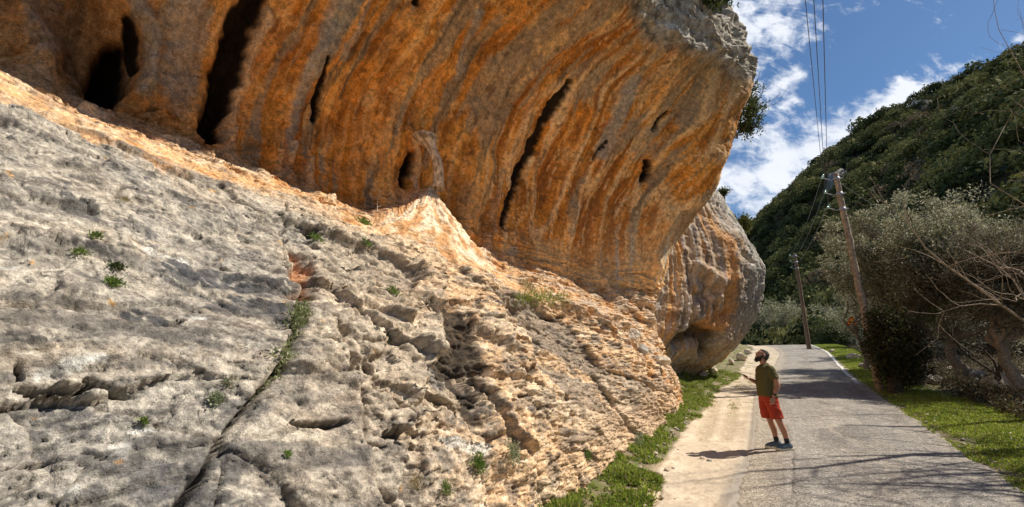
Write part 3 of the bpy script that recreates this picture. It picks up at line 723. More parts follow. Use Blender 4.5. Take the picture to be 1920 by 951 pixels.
# left alcove is browner and greyer
lf = sstep(3.6, 1.6, s + .8 * n1)
oc = mixc(oc, C(.36, .25, .16), lf * .55); oc = mixc(oc, C(.12, .09, .07), lf * sstep(.05, .3, st1 + n2 * .5) * .55)
oc = mixc(oc, C(.34, .31, .30), grey_rib * .85); oc = mixc(oc, C(.70, .55, .42), white_rib)
oc = mixc(oc, C(.30, .17, .09), cave * .5)
# pale toe where the flutes meet the ledge
toe = sstep(8.1, 7.0, k + .5 * st2 + .4 * n2) * sstep(8, 11, s)
oc = mixc(oc, C(.80, .55, .32), toe * .75)
toe2 = sstep(11, 14, s) * sstep(9.4, 7.8, k + st1)
oc = mixc(oc, C(.74, .50, .30), toe2 * .5); oc = mixc(oc, C(.42, .43, .46), toe2 * sstep(.05, .25, st2 + .3 * st1) * .75)
uc = np.broadcast_to(C(.46, .40, .32), D.shape + (3,)).copy()
uc = mixc(uc, C(.20, .165, .12), sstep(.0, .3, n2)); uc = mixc(uc, C(.66, .60, .50), sstep(.05, .35, -n2 + .3 * n3))
k_or = np.interp(s, [-2, .5, 2, 4, 6, 8.5, 10.5, 12.5, 14, 16], [4.0, 4.15, 4.5, 4.7, 4.3, 3.6, 2.8, 2.1, 1.2, .6])
lm = sstep(-.12, .16, k - k_or + .45 * n1 + .40 * g2_ + .12 * n3)
om = sstep(6.7, 7.3, k + .25 * n2)
um = sstep(11.9, 12.35, k + .25 * n2 + .3 * n1)
col = low_col + (lc - low_col) * lm[..., None]
# grey wash over the ledge edge
col = mixc(col, C(.40, .36, .31), sstep(.1, .4, noise2(s * 1.4, a * 2, 68)) * lm * (1 - om) * .35)
col = col + (oc * C(1.36, 1.30, 1.10) - col) * om[..., None]  # overhang colour raised to stand in for bounced light
col = col + (uc - col) * um[..., None]
col = mixc(col, C(.80, .60, .42), np.clip(cone, 0, 1) * .55 * (1 - black))
col = mixc(col, C(.010, .007, .005), black * .97)  # near-black paint deepens the dark inside fissures and holes
# lip rim catches pale crust
Pn = P1
# the face below the ground keeps clear of the sand
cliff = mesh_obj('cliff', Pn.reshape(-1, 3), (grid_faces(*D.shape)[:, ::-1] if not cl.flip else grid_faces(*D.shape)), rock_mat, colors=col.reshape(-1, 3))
tag(cliff, kind='structure')

# --- second bulge
Sg2 = warp_steps(16.5, 33.9, lambda s: .05 / QUAL)
Kg2 = warp_steps(0, 11.97, lambda k: (.022 if k < 10.5 else .05) / QUAL)
c2 = Surf(PROF2, Sg2, Kg2, 1.0)
s, a, k = c2.s, c2.a, c2.k
n1 = fbm2(s * .6 + 30, a * .6, 4, 70); n2 = fbm2(s * 2.2, a * 2.2, 5, 71, .6); n3 = fbm2(s * 8, a * 8, 3, 72)
fsx = s + .3 * fbm2(s * .4, a * .4, 2, 73)
fl = 1 - 2 * np.abs(noise2(fsx * 2.2, a * .22, 74)); fl_ = 1 - 2 * np.abs(noise2(fsx * 5.5, a * .5, 75))
topm = sstep(5.5, 8, k + n1)
D2 = .45 * fbm2(s * .35, a * .35, 3, 76) + .15 * fl * (1 - topm * .5) + .06 * fl_ + .08 * n2 + .035 * n3 + .035 * fbm2(s * 1.5, a * 1.5, 4, 77, ridged=True)
def feat2(pts, w, wob=.08, seed=0): return c2.dist(c2.line(pts, w), 3, wob, seed)
d = feat2([(1285,640),(1310,625),(1335,640),(1318,668)], [16,18,18,14]); D2 -= .7 * np.exp(-(d * .9) ** 3); cv = sstep(1.2, .5, d)
d = feat2([(1350,600),(1370,585)], [9,7]); D2 -= .3 * np.exp(-d ** 3)
d = feat2([(1395,478),(1405,486)], [7,7]); D2 -= .35 * np.exp(-d ** 3)
d = feat2([(1310,560),(1345,545)], [8,9]); D2 -= .3 * np.exp(-d ** 3)
d = feat2([(1310,500),(1345,520),(1350,560)], [12,16,10]); D2 += .25 * np.exp(-d ** 2)
oc = np.broadcast_to(C(.50, .36, .24), D2.shape + (3,)).copy()
oc = mixc(oc, C(.68, .36, .14), sstep(-.05, .25, fbm2(fsx * 1.6, a * .3, 4, 78) + .3 * n1))
oc = mixc(oc, C(.40, .39, .38), sstep(.1, .3, fbm2(fsx * 4, a * .35, 4, 79)) * .8)
oc = mixc(oc, C(.16, .12, .09), sstep(.10, .3, fbm2(fsx * 3, a * .5, 4, 231)) * .7); oc = mixc(oc, C(.74, .60, .46), sstep(.14, .24, fbm2(fsx * 5, a * .35, 4, 232)) * .7)
gc = np.broadcast_to(C(.46, .42, .36), D2.shape + (3,)).copy()
gc = mixc(gc, C(.27, .24, .20), sstep(.0, .3, n2)); gc = mixc(gc, C(.64, .58, .50), sstep(.1, .35, -n2) * .7)
gm = sstep(21.6, 23.4, s + 1.2 * n1 + .5 * n2) * sstep(3.6, 5.2, k + n1)
col = oc + (gc - oc) * gm[..., None]
orn = feat2([(1360,440),(1370,520),(1365,600),(1330,620)], [8,12,24,22], .2); col = mixc(col, C(.74, .36, .13), sstep(1.3, .4, orn + n2) * .8)
col = mixc(col, C(.30, .22, .14), sstep(4.4, 2.6, k + n1 * .8) * sstep(21, 23, s) * .6)
col = mixc(col, C(.78, .52, .30), sstep(2.2, 1.4, k) * sstep(22, 20, s) * .5)
col = mixc(col, C(.03, .02, .015), cv * .75)  # dark of the cave hollow painted into the colour
P2 = c2.P + c2.nrm * D2[..., None]
cl2 = mesh_obj('cliff_buttress', P2.reshape(-1, 3), (grid_faces(*D2.shape)[:, ::-1] if not c2.flip else grid_faces(*D2.shape)), rock_mat, colors=col.reshape(-1, 3))
tag(cl2, kind='structure')

# --- flowstone cone standing on the ledge, with its pillar
def cpt(x, y, out=0.0):
    i = cl.find(x, y)[3]; return Pn[i].astype(float) + cl.nrm[i] * out
A_ = cpt(783, 358); tocam = np.array([-DP[0], -DP[1], .12]); tocam /= np.linalg.norm(tocam)
A_ = A_ + tocam * .28
base_ = np.array([cpt(x_, y_) for x_, y_ in [(705, 392), (700, 412), (715, 428), (752, 442), (800, 462), (850, 488), (895, 508), (915, 500), (905, 480)]])
tb_ = np.linspace(0, 1, len(base_)); U_ = np.linspace(0, 1, 150); Bc = np.stack([np.interp(U_, tb_, base_[:, c]) for c in range(3)], 1); Bc = smooth1(Bc, 8, 0)
V_ = np.linspace(0, 1.06, 120); PC = A_ + (Bc[None] - A_) * V_[:, None, None]; PC[..., 2] -= (.16 * np.sin(np.clip(V_, 0, 1) * np.pi))[:, None] * 1.0
bul = (np.sin(np.clip(V_, 0, 1) * np.pi) * np.clip(V_, 0, 1) ** .8)[:, None] * (.10 + .16 * np.sin(np.pi * U_)[None]) ; PC = PC + tocam * bul[..., None]
aw = np.arange(150)[None] * .018; av = V_[:, None] * 1.4
hN = .07 * fbm2(aw * 1.6 + 0 * av, av * 1.2, 4, 270) + .03 * fbm2(aw * 6 + 0 * av, av * 4, 4, 271) + .03 * fbm2(aw * 3 + 0 * av, av * 9 + aw, 3, 272, ridged=True)
nC = grid_normals(PC); sgn = np.sign((nC @ tocam).mean()); PC = PC + nC * sgn * (hN * sstep(0, .15, V_)[:, None])[..., None]
cc = np.broadcast_to(C(.78, .52, .30), PC.shape).copy(); nn = fbm2(aw * 3 + 0 * av, av * 3, 4, 273)
cc = mixc(cc, C(.88, .70, .50), sstep(.0, .25, nn + .4 * (1 - V_[:, None]) - .1)); cc = mixc(cc, C(.64, .34, .15), sstep(.08, .3, -nn + .3 * V_[:, None] - .1)); cc = mixc(cc, C(.38, .24, .14), sstep(.15, .3, fbm2(aw * 5 + 0 * av, av * 12, 3, 274)) * .6)
gf = grid_faces(*hN.shape); co_ = mesh_obj('flowstone_cone', PC.reshape(-1, 3), gf if sgn > 0 else gf[:, ::-1], rock_mat, colors=cc.reshape(-1, 3)); tag(co_, kind='structure')
T_ = cpt(779, 258); npl = 60; tt = np.linspace(0, 1, npl); ax = A_ - [0, 0, .08] + (T_ - (A_ - [0, 0, .08])) * tt[:, None] + tocam * (.16 * np.sin(np.pi * tt) + .10)[:, None] + np.array([DS[0], DS[1], 0]) * .10 * (1 - .3 * tt)[:, None]
rr = .10 + .05 * (np.abs(tt - .5) * 2) ** 2.5 + .10 * sstep(.75, 1, tt); th = np.linspace(0, 2 * np.pi, 40)
e1_ = np.array([DS[0], DS[1], 0]); R_ = rr[:, None] * (1 + .22 * fbm2(th[None] * .9 + 0 * tt[:, None], tt[:, None] * 5, 4, 275) * np.sin(th / 2)[None])
PP = ax[:, None] + e1_ * (np.cos(th) * R_)[..., None] + tocam * (np.sin(th) * R_)[..., None]
pc_ = np.broadcast_to(C(.80, .62, .46), PP.shape).copy(); pc_ = mixc(pc_, C(.40, .27, .17), sstep(0, .3, fbm2(th[None] * 1.5 + 0 * tt[:, None], tt[:, None] * 7, 4, 276)))
nrm_p = grid_normals(PP); sg_ = np.sign(((PP - ax[:, None]) * nrm_p).sum(2).mean()); gf = grid_faces(npl, 40)
pi_ = mesh_obj('flowstone_pillar', PP.reshape(-1, 3), gf if sg_ > 0 else gf[:, ::-1], rock_mat, colors=pc_.reshape(-1, 3)); tag(pi_, kind='structure')
# ------------------------------------------------------------------ ground, sand, road
PL_S = [-60, -20, 7, 9.6, 18, 27, 36, 45, 58, 69, 80, 92, 110, 140]
PL_P = [.6, .5, .40, .16, -.02, -.75, -1.6, -2.3, -2.5, -1.9, 0.5, 5.0, 16, 40]
PR_P = [-2.9, -2.9, -2.88, -3.0, -3.6, -4.3, -5.1, -5.9, -6.7, -7.2, -6.6, -3.5, 6, 28]
_pls = np.linspace(-60, 140, 801)
def _sm(v, n=8):
    v = np.interp(_pls, PL_S, v); k_ = np.exp(-np.linspace(-2, 2, 2 * n + 1) ** 2); k_ /= k_.sum()
    return np.convolve(np.pad(v, n, mode='edge'), k_, 'valid')
_plp, _prp = _sm(PL_P), _sm(PR_P)
def pL(s): return np.interp(s, _pls, _plp)
def pR(s): return np.interp(s, _pls, _prp)
def ground_z(s, p):
    s = np.asarray(s, float); p = np.asarray(p, float)
    z = gz_road(s)
    rt = pR(s) - p                                   # metres right of the asphalt
    lf_ = p - pL(s)
    z = z + .05 * sstep(0, .5, rt) * (1 + .8 * noise2(s * 1.5, p * 1.5, 80))
    z = z - .35 * sstep(2.0, 3.6, rt) + .30 * sstep(3.2, 6.5, rt) * (1 + noise2(s * .5, p * .5, 81)) + .10 * fbm2(s * .8, p * .8, 3, 82) * sstep(1, 4, rt)
    z = z + np.maximum(rt - 14, 0) * .10 * sstep(14, 40, rt)
    z = z + .14 * sstep(.9, 2.2, lf_) * (1 + .6 * noise2(s * 1.7, p * 1.7, 83)) - .02 * sstep(0, .4, lf_)
    z = z + .5 * sstep(2.4, 4, lf_)
    return z
def gpt(s, p, dz=0.0):
    x, y = xy(s, p); return np.array([x, y, float(ground_z(s, p)) + dz])
def st(lo, hi, f):
    return warp_steps(lo, hi, f)
Sa = st(-60, 420, lambda v: .12 if -2 < v < 24 else (.4 if -10 < v < 60 else (1.5 if v < 120 else 12)))
Pa = -st(-14, 420, lambda v: .10 if -3 < v < 9 else (.5 if v < 30 else (2 if v < 80 else 14)))
Ss, Pp = np.meshgrid(Sa, Pa)
Zg = ground_z(Ss, Pp) - .012
Xg, Yg = xy(Ss, Pp)
n1 = fbm2(Ss * .6, Pp * .6, 4, 85); n2 = fbm2(Ss * 3, Pp * 3, 4, 86)
gc = np.broadcast_to(C(.20, .155, .10), Zg.shape + (3,)).copy()
rt = pR(Ss) - Pp; lf_ = Pp - pL(Ss)
gc = mixc(gc, C(.15, .17, .05), sstep(-.1, .5, rt) * (1 - sstep(1.6, 2.6, rt + n1)) * .85)
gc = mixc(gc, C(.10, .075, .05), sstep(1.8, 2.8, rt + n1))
gc = mixc(gc, C(.34, .29, .23), sstep(.1, .3, n2) * sstep(1.9, 2.4, rt) * .5)
gc = mixc(gc, C(.60, .47, .32), sstep(0, .3, lf_) * (1 - sstep(1.2, 1.6, lf_)))
gc = mixc(gc, C(.24, .19, .12), sstep(1.1, 1.5, lf_)); gc = mixc(gc, C(.13, .15, .05), sstep(1.1, 1.5, lf_) * sstep(-.1, .2, n2))
soil_mat = col_mat('soil', rough=.97, scales=((14, .05, .5), (60, .02, .5)), var=.3, vscale=40)
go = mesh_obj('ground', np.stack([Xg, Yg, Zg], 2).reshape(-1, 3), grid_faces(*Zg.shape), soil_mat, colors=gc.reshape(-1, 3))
tag(go, kind='structure')

# sand strip between the asphalt and the weeds
Sa = st(1, 75, lambda v: .035 if v < 20 else .15); U = np.linspace(0, 1, 90)
Sg_, Ug = np.meshgrid(Sa, U)
edge_l = 1.38 + .22 * fbm2(Sa * .8, Sa * 0 + 3, 4, 90) + .10 * np.sin(Sa * .7) - .30 * sstep(9, 6, Sa) + .9 * sstep(24, 40, Sa)
Pg = pL(Sg_) - .35 + Ug * (edge_l[None, :] + .35 + np.maximum(0, 0))
zz = ground_z(Sg_, Pg)
q = Pg - pL(Sg_)
n1 = fbm2(Sg_ * .9, Pg * .9, 4, 91); n2 = fbm2(Sg_ * 4, Pg * 4, 4, 92)
n3 = fbm2(Sg_ * 14, Pg * 14, 3, 190); dz = .012 * n2 + .016 * n1 + .008 * n3
# tyre prints: two ribbed runs
trk = np.zeros_like(zz)
for c0, slope in ((.55, .02), (1.02, .03)):
    cpos = c0 + slope * (Sg_ - 12)
    m = np.exp(-((q - cpos) / .16) ** 4) * sstep(10.0, 10.8, Sg_) * sstep(19, 16, Sg_)
    rib = np.sin((Sg_ + .25 * np.abs(q - cpos)) * 2 * np.pi / .11)
    trk += m; dz += m * (.016 * rib - .02)
dz -= .02 * np.exp(-((q - .10) / .05) ** 2) * sstep(8.5, 9.5, Sg_)
zz = zz + .012 + dz
zz -= .05 * sstep(.92, 1.0, Ug) + .03 * sstep(.10, .0, Ug)
sc = np.broadcast_to(C(.58, .475, .35), zz.shape + (3,)).copy()
sc = mixc(sc, C(.68, .57, .43), sstep(0, .3, n1)); sc = mixc(sc, C(.44, .34, .23), sstep(.08, .35, n2 + .4 * n1) * .55)
sc = mixc(sc, C(.46, .36, .24), np.clip(trk, 0, 1) * .55); sc = mixc(sc, C(.36, .27, .17), sstep(.22, .34, n3 + .4 * n2) * .5); sc = mixc(sc, C(.78, .68, .54), sstep(.25, .35, -n3) * .4)
sc = mixc(sc, C(.42, .33, .22), sstep(9.6, 10.4, Sg_ + .3 * n1) * sstep(18, 15, Sg_) * sstep(.35, 0, q - .1 + .2 * n1) * .5)
sc = mixc(sc, C(.34, .31, .27), sstep(.25, .0, q + .15 * n1 + .1 * n2) * .8)
sc = mixc(sc, C(.22, .20, .08), sstep(.18, .30, fbm2(Sg_ * 1.2, Pg * 2.4, 3, 93) + .1 * n2) * sstep(13, 16, Sg_) * .7)
sc = mixc(sc, C(.40, .33, .24), sstep(14, 24, Sg_) * .35)
xg, yg = xy(Sg_, Pg)
sand_mat = col_mat('sand', rough=.97, scales=((45, .015, .5), (160, .006, .5)), var=.14, vscale=60)
so = mesh_obj('sand_path', np.stack([xg, yg, zz], 2).reshape(-1, 3), grid_faces(*zz.shape)[:, ::-1], sand_mat, colors=sc.reshape(-1, 3))
tag(so, kind='structure')

# asphalt
Sa = st(-6, 130, lambda v: .045 if 3 < v < 24 else .2); U = np.linspace(0, 1, 140)
Sg_, Ug = np.meshgrid(Sa, U)
eL = .05 * fbm2(Sa * 1.5, Sa * 0, 5, 95, .6) + .03 * noise2(Sa * 7, Sa * 0, 96)
eR = .16 * fbm2(Sa * .9, Sa * 0 + 7, 6, 97, .65)
l_ = pL(Sa) + .04 + eL; r_ = pR(Sa) + eR
Pg = r_[None, :] + (l_ - r_)[None, :] * Ug
fromL = l_[None, :] - Pg; fromR = Pg - r_[None, :]
n1 = fbm2(Sg_ * .5, Pg * .9, 4, 98); n2 = fbm2(Sg_ * 3, Pg * 3, 4, 99)
zz = gz_road(Sg_) + .020 + .006 * n1 + .02 * sstep(0, .9, np.minimum(fromL, fromR)) - .03 * sstep(.08, 0, np.minimum(fromL, fromR))
ac = np.broadcast_to(C(.335, .295, .25), zz.shape + (3,)).copy()
ac = mixc(ac, C(.43, .385, .325), sstep(0, .35, n1)); ac = mixc(ac, C(.24, .22, .20), sstep(.05, .35, -n2 - .3 * n1) * .6)
pat = sstep(.1, .16, fbm2(Sg_ * .45 + 3, Pg * 1.1, 3, 191)); ac = mixc(ac, C(.20, .18, .16), pat * .65); ac = mixc(ac, C(.50, .43, .34), sstep(.20, .36, fbm2(Sg_ * 1.1, Pg * 4, 4, 192)) * .5)
alli = np.abs(fbm2(Sg_ * 1.6, Pg * 2.2, 4, 193)); ac = mixc(ac, C(.10, .09, .08), np.exp(-(alli / .010) ** 2) * sstep(-.05, .2, n1) * .6)
wheel = np.exp(-((fromL - .95) / .35) ** 2) + np.exp(-((fromL - 2.5) / .4) ** 2)
ac = mixc(ac, C(.38, .35, .31), wheel * .5)
ac = mixc(ac, C(.50, .42, .32), (sstep(.75, .1, fromL + .25 * n1 + .15 * n2)) * .75)
ac = mixc(ac, C(.44, .38, .30), (sstep(.35, .0, fromR + .2 * n2)) * .6)
# long seam of an old repair and a few cross cracks
seam_c = .62 + .03 * noise2(Sa, Sa * 0 + 1, 100)
seam = np.exp(-((fromL - seam_c[None, :]) / .045) ** 2) * (Sg_ < 12)
ac = mixc(ac, C(.46, .41, .35), seam * .6); 
se2 = np.exp(-((fromL - seam_c[None, :] - .06) / .012) ** 2) * (Sg_ < 12.4); ac = mixc(ac, C(.06, .055, .05), se2 * .7); zz -= .006 * se2
for sc0, sl0, w0 in ((16.4, .5, .03), (21.0, -.3, .03), (12.3, .12, .012), (9.0, .3, .012)):
    dcr = np.exp(-((Sg_ - sc0 - sl0 * fromL - .12 * noise2(Sg_ * 2, Pg * 2, 101)) / w0) ** 2) * sstep(2.6, 2.0, fromL)
    ac = mixc(ac, C(.07, .065, .06), dcr * .6)
worn = sstep(.1, .35, fbm2(Sg_ * 5, Pg * 5, 4, 102))
lw = np.exp(-((fromL - .30 - .10) / .065) ** 6) * sstep(11.0, 11.8, Sg_) * sstep(17.5, 15.5, Sg_)
ac = mixc(ac, C(.60, .57, .50), lw * .45 * (1 - worn * .7))
xg, yg = xy(Sg_, Pg)
# asphalt: stone chips in worn binder
m, n, l, b = new_mat('asphalt')
at = N(n, 'ShaderNodeVertexColor'); at.layer_name = 'Col'; tc = N(n, 'ShaderNodeTexCoord')
vo = N(n, 'ShaderNodeTexVoronoi'); vo.inputs['Scale'].default_value = 55; l.new(tc.outputs['Object'], vo.inputs['Vector'])
vo2 = N(n, 'ShaderNodeTexVoronoi'); vo2.inputs['Scale'].default_value = 24; l.new(tc.outputs['Object'], vo2.inputs['Vector'])
def mp(src, f0, f1_, t0, t1):
    r = N(n, 'ShaderNodeMapRange'); r.inputs['From Min'].default_value = f0; r.inputs['From Max'].default_value = f1_; r.inputs['To Min'].default_value = t0; r.inputs['To Max'].default_value = t1
    l.new(src, r.inputs['Value']); return r.outputs[0]
sepc = N(n, 'ShaderNodeSeparateColor'); l.new(vo.outputs['Color'], sepc.inputs[0])
sepd = N(n, 'ShaderNodeSeparateColor'); l.new(vo2.outputs['Color'], sepd.inputs[0])
f1_ = mp(sepc.outputs[0], 0, 1, .62, 1.38); f2_ = mp(sepd.outputs[0], 0, 1, .78, 1.24); f3_ = mp(vo.outputs['Distance'], .25, .75, 1.1, .55)
mm = N(n, 'ShaderNodeMath', operation='MULTIPLY'); l.new(f1_, mm.inputs[0]); l.new(f2_, mm.inputs[1])
mm2 = N(n, 'ShaderNodeMath', operation='MULTIPLY'); l.new(mm.outputs[0], mm2.inputs[0]); l.new(f3_, mm2.inputs[1])
vs = N(n, 'ShaderNodeVectorMath', operation='SCALE'); l.new(at.outputs['Color'], vs.inputs[0]); l.new(mm2.outputs[0], vs.inputs['Scale'])
l.new(vs.outputs[0], b.inputs['Base Color'])
bp = N(n, 'ShaderNodeBump'); bp.inputs['Strength'].default_value = .7; bp.inputs['Distance'].default_value = .012; bp.invert = True
l.new(vo.outputs['Distance'], bp.inputs['Height']); l.new(bp.outputs[0], b.inputs['Normal'])
b.inputs['Roughness'].default_value = .85
asphalt = m
ro = mesh_obj('road', np.stack([xg, yg, zz], 2).reshape(-1, 3), grid_faces(*zz.shape)[:, ::-1], asphalt, colors=ac.reshape(-1, 3))
ro.data.flip_normals() if ro.data.polygons[0].normal.z < 0 else None
for o_ in (so, go):
    if o_.data.polygons[0].normal.z < 0: o_.data.flip_normals()
tag(ro, kind='structure')
# worn white edge line, right hand side
Sa = st(21.5, 86, lambda v: .12); U = np.linspace(0, 1, 9); Sg_, Ug = np.meshgrid(Sa, U)
rr = pR(Sa) + .16 * fbm2(Sa * .0 + .9, Sa * 0 + 7, 6, 97, .65) + .22 + .05 * noise2(Sa * .5, Sa * 0, 103)
Pg = rr[None, :] + .13 * Ug
zz = gz_road(Sg_) + .020 + .022 + .006 + 0 * Pg
xg, yg = xy(Sg_, Pg)
wc = np.broadcast_to(C(.74, .72, .66), zz.shape + (3,)).copy()
wc = mixc(wc, C(.25, .23, .20), sstep(.12, .3, fbm2(Sg_ * 2.5, Pg * 9, 4, 104)) * .8)
wc = mixc(wc, C(.24, .22, .20), sstep(25, 21.5, Sg_ + 2 * noise2(Sg_, Pg * 6, 105)))
rm = mesh_obj('road_marking', np.stack([xg, yg, zz], 2).reshape(-1, 3), grid_faces(*zz.shape), col_mat('road_paint', rough=.7, var=.08), colors=wc.reshape(-1, 3))
if rm.data.polygons[0].normal.z < 0: rm.data.flip_normals()
tag(rm, kind='structure')

# ------------------------------------------------------------------ the mountain across the valley
def hill_z(x, y):
    xr = 166 + .05 * y + 6 * noise2(y * .012, y * 0, 110)
    x0 = 44 + .13 * y
    t = np.clip((x - x0) / (xr - x0), -.3, 3)
    tc_ = np.clip(t, 0, 1); up = np.where(t < 1, .62 * tc_ + .38 * np.sin(tc_ * np.pi / 2), 1 - .25 * (t - 1))
    top = 100 + 11 * np.exp(-((y - 195) / 75) ** 2) - 8 * np.exp(-((y - 85) / 40) ** 2) + 5 * noise2(y * .02, y * 0 + 4, 111) + 2.5 * noise2(y * .07, y * 0 + 4, 112)
    z = 4 + (top - 4) * up - 8 * np.clip(-t, 0, 1)
    g = fbm2(x * .02, y * .03, 4, 113, .5)
    g2 = fbm2(x * .06, y * .06, 3, 114)
    return z + (9 * g + 3 * g2) * sstep(0, .3, t) * (1 - .75 * sstep(.75, 1, t) * (t < 1.2))
Xh, Yh = np.meshgrid(np.arange(30, 330, 2.5), np.arange(-60, 620, 3.0))
Zh = hill_z(Xh, Yh)
# bare crags
CRAGS = [(1742, 258, 128, 4.2), (1725, 205, 128, 2.6), (1800, 225, 120, 2.4), (1570, 340, 190, 3.4), (1600, 300, 170, 2.4)]
crag_pts = []
for x_, y_, Y_, r_ in CRAGS:
    d = px_dir(x_, y_)
    for t_ in np.arange(60, 420, 1.0):
        if hill_z(np.array(d[0] * t_), np.array(d[1] * t_)) > 1.5 + d[2] * t_:
            crag_pts.append((d[0] * t_, d[1] * t_, r_)); break
cr = np.zeros_like(Xh)
for cx0, cy0, r_ in crag_pts: cr = np.maximum(cr, np.exp(-(((Xh - cx0) / r_) ** 2 + ((Yh - cy0) / (r_ * 1.2)) ** 2)))
Zh = Zh + cr * (5 + 5 * fbm2(Xh * .2, Yh * .2, 3, 116))
gn = fbm2(Xh * .15, Yh * .15, 3, 115)
hc = np.broadcast_to(C(.075, .065, .035), Xh.shape + (3,)).copy(); hc = mixc(hc, C(.27, .25, .225), sstep(.30, .55, cr + .6 * gn))
hill = mesh_obj('mountain', np.stack([Xh, Yh, Zh], 2).reshape(-1, 3), grid_faces(*Xh.shape), col_mat('mountain_ground', scales=((.25, 1.5, .9),(1.2, .4, .8)), var=.35, vscale=.6), colors=hc.reshape(-1, 3))
if hill.data.polygons[0].normal.z < 0: hill.data.flip_normals()
tag(hill, kind='structure')
# ------------------------------------------------------------------ vegetation
def leaf_mat(name, transl=.35, rough=.55):
    m = bpy.data.materials.new(name); m.use_nodes = True; n = m.node_tree.nodes; l = m.node_tree.links; n.clear()
    out = N(n, 'ShaderNodeOutputMaterial'); at = N(n, 'ShaderNodeVertexColor'); at.layer_name = 'Col'
    pb = N(n, 'ShaderNodeBsdfPrincipled'); pb.inputs['Roughness'].default_value = rough; pb.inputs['Specular IOR Level'].default_value = .22
    tr = N(n, 'ShaderNodeBsdfTranslucent'); mx = N(n, 'ShaderNodeMixShader'); mx.inputs[0].default_value = transl
    l.new(at.outputs['Color'], pb.inputs['Base Color']); l.new(at.outputs['Color'], tr.inputs['Color'])
    l.new(pb.outputs[0], mx.inputs[1]); l.new(tr.outputs[0], mx.inputs[2]); l.new(mx.outputs[0], out.inputs['Surface'])
    return m
LEAF = leaf_mat('leaf'); FARLEAF = leaf_mat('far_leaf', .12, .95); GRASS = leaf_mat('grass_blade', .4, .6)
BARK_OLIVE = simple_mat('olive_bark', (.20, .165, .125), .95, .4, 14, .8)
BARK_PALE = simple_mat('pale_bark', (.34, .27, .20), .9, .35, 16, .5)
BARK_DARK = simple_mat('dark_bark', (.085, .065, .05), .95, .4, 14, .8)

def leaf_quads(rng, pts, dirs, L, W, jitter=.7):
    """rhombic leaves: position, pointing direction, length, width"""
    n = len(pts)
    d = dirs + rng.randn(n, 3) * jitter; d /= np.linalg.norm(d, axis=1, keepdims=True) + 1e-9
    r = rng.randn(n, 3); sd = np.cross(d, r); sd /= np.linalg.norm(sd, axis=1, keepdims=True) + 1e-9
    L = L * (.6 + .8 * rng.rand(n, 1)); W = W * (.7 + .6 * rng.rand(n, 1))
    nz = np.cross(sd, d)
    v = np.empty((n, 4, 3)); v[:, 0] = pts; v[:, 1] = pts + d * L * .5 + sd * W * .5 + nz * W * .12; v[:, 2] = pts + d * L; v[:, 3] = pts + d * L * .5 - sd * W * .5 + nz * W * .12
    return v.reshape(-1, 3), np.arange(n * 4, dtype=np.int32).reshape(-1, 4)

def leaf_cols(rng, n, cols, wts, var=.2):
    cols = np.array(cols); i = rng.choice(len(cols), n, p=np.array(wts) / np.sum(wts))
    c = cols[i] * (1 - var + 2 * var * rng.rand(n, 1))
    return np.repeat(c, 4, axis=0)

def tube(pts, rad, sides=6, knob=0.0, rng=None):
    pts = np.asarray(pts, float); rad = np.asarray(rad, float); n = len(pts)
    t = np.gradient(pts, axis=0); t /= np.linalg.norm(t, axis=1, keepdims=True) + 1e-9
    ref = np.array([.3, .9, .1]); ref /= np.linalg.norm(ref)
    a_ = np.cross(t, ref); bad = np.linalg.norm(a_, axis=1) < .1; a_[bad] = np.cross(t[bad], [1, 0, 0])
    a_ /= np.linalg.norm(a_, axis=1, keepdims=True); b_ = np.cross(t, a_)
    th = np.arange(sides) * 2 * np.pi / sides
    rr = rad[:, None] * np.ones((1, sides))
    if knob and rng is not None: rr = rr * (1 + knob * rng.randn(n, sides)) 
    v = pts[:, None] + (a_[:, None] * np.cos(th)[None, :, None] + b_[:, None] * np.sin(th)[None, :, None]) * rr[..., None]
    v = v.reshape(-1, 3); f = []
    i = np.arange(n - 1)[:, None] * sides + np.arange(sides)[None, :]; j = np.arange(n - 1)[:, None] * sides + (np.arange(sides)[None, :] + 1) % sides
    f = np.stack([i, j, j + sides, i + sides], 2).reshape(-1, 4)
    # end cap
    v = np.concatenate([v, pts[-1:] + t[-1:] * rad[-1]], 0); tip = len(v) - 1; b0 = (n - 1) * sides
    cap = np.array([[b0 + q, b0 + (q + 1) % sides, tip, tip] for q in range(sides)])
    return v, f.astype(np.int32), cap.astype(np.int32)

class Bag:
    def __init__(self): self.v = []; self.f = []; self.n = 0
    def add(self, v, *fs):
        self.v.append(np.asarray(v, float))
        for f in fs:
            for q in np.asarray(f): self.f.append([int(z) + self.n for z in (q if q[2] != q[-1] or len(q) == 3 else q[:3])])
        self.n += len(v)
    def tube(self, pts, rad, sides=6, knob=0.0, rng=None): self.add(*tube(pts, rad, sides, knob, rng))
    def build(self, name, mat, parent=None, smooth=True): return mesh_obj(name, np.concatenate(self.v), self.f, mat, parent, smooth=smooth)

def curve_to(rng, p0, p1, n=7, wob=.12, sag=0.0):
    p0 = np.asarray(p0, float); p1 = np.asarray(p1, float); L = np.linalg.norm(p1 - p0)
    t = np.linspace(0, 1, n)[:, None]
    w = np.cumsum(rng.randn(n, 3), 0); w -= w[0] + (w[-1] - w[0]) * t
    return p0 + (p1 - p0) * t + w * wob * L / math.sqrt(n) + np.array([0, 0, -sag]) * (t * (1 - t))

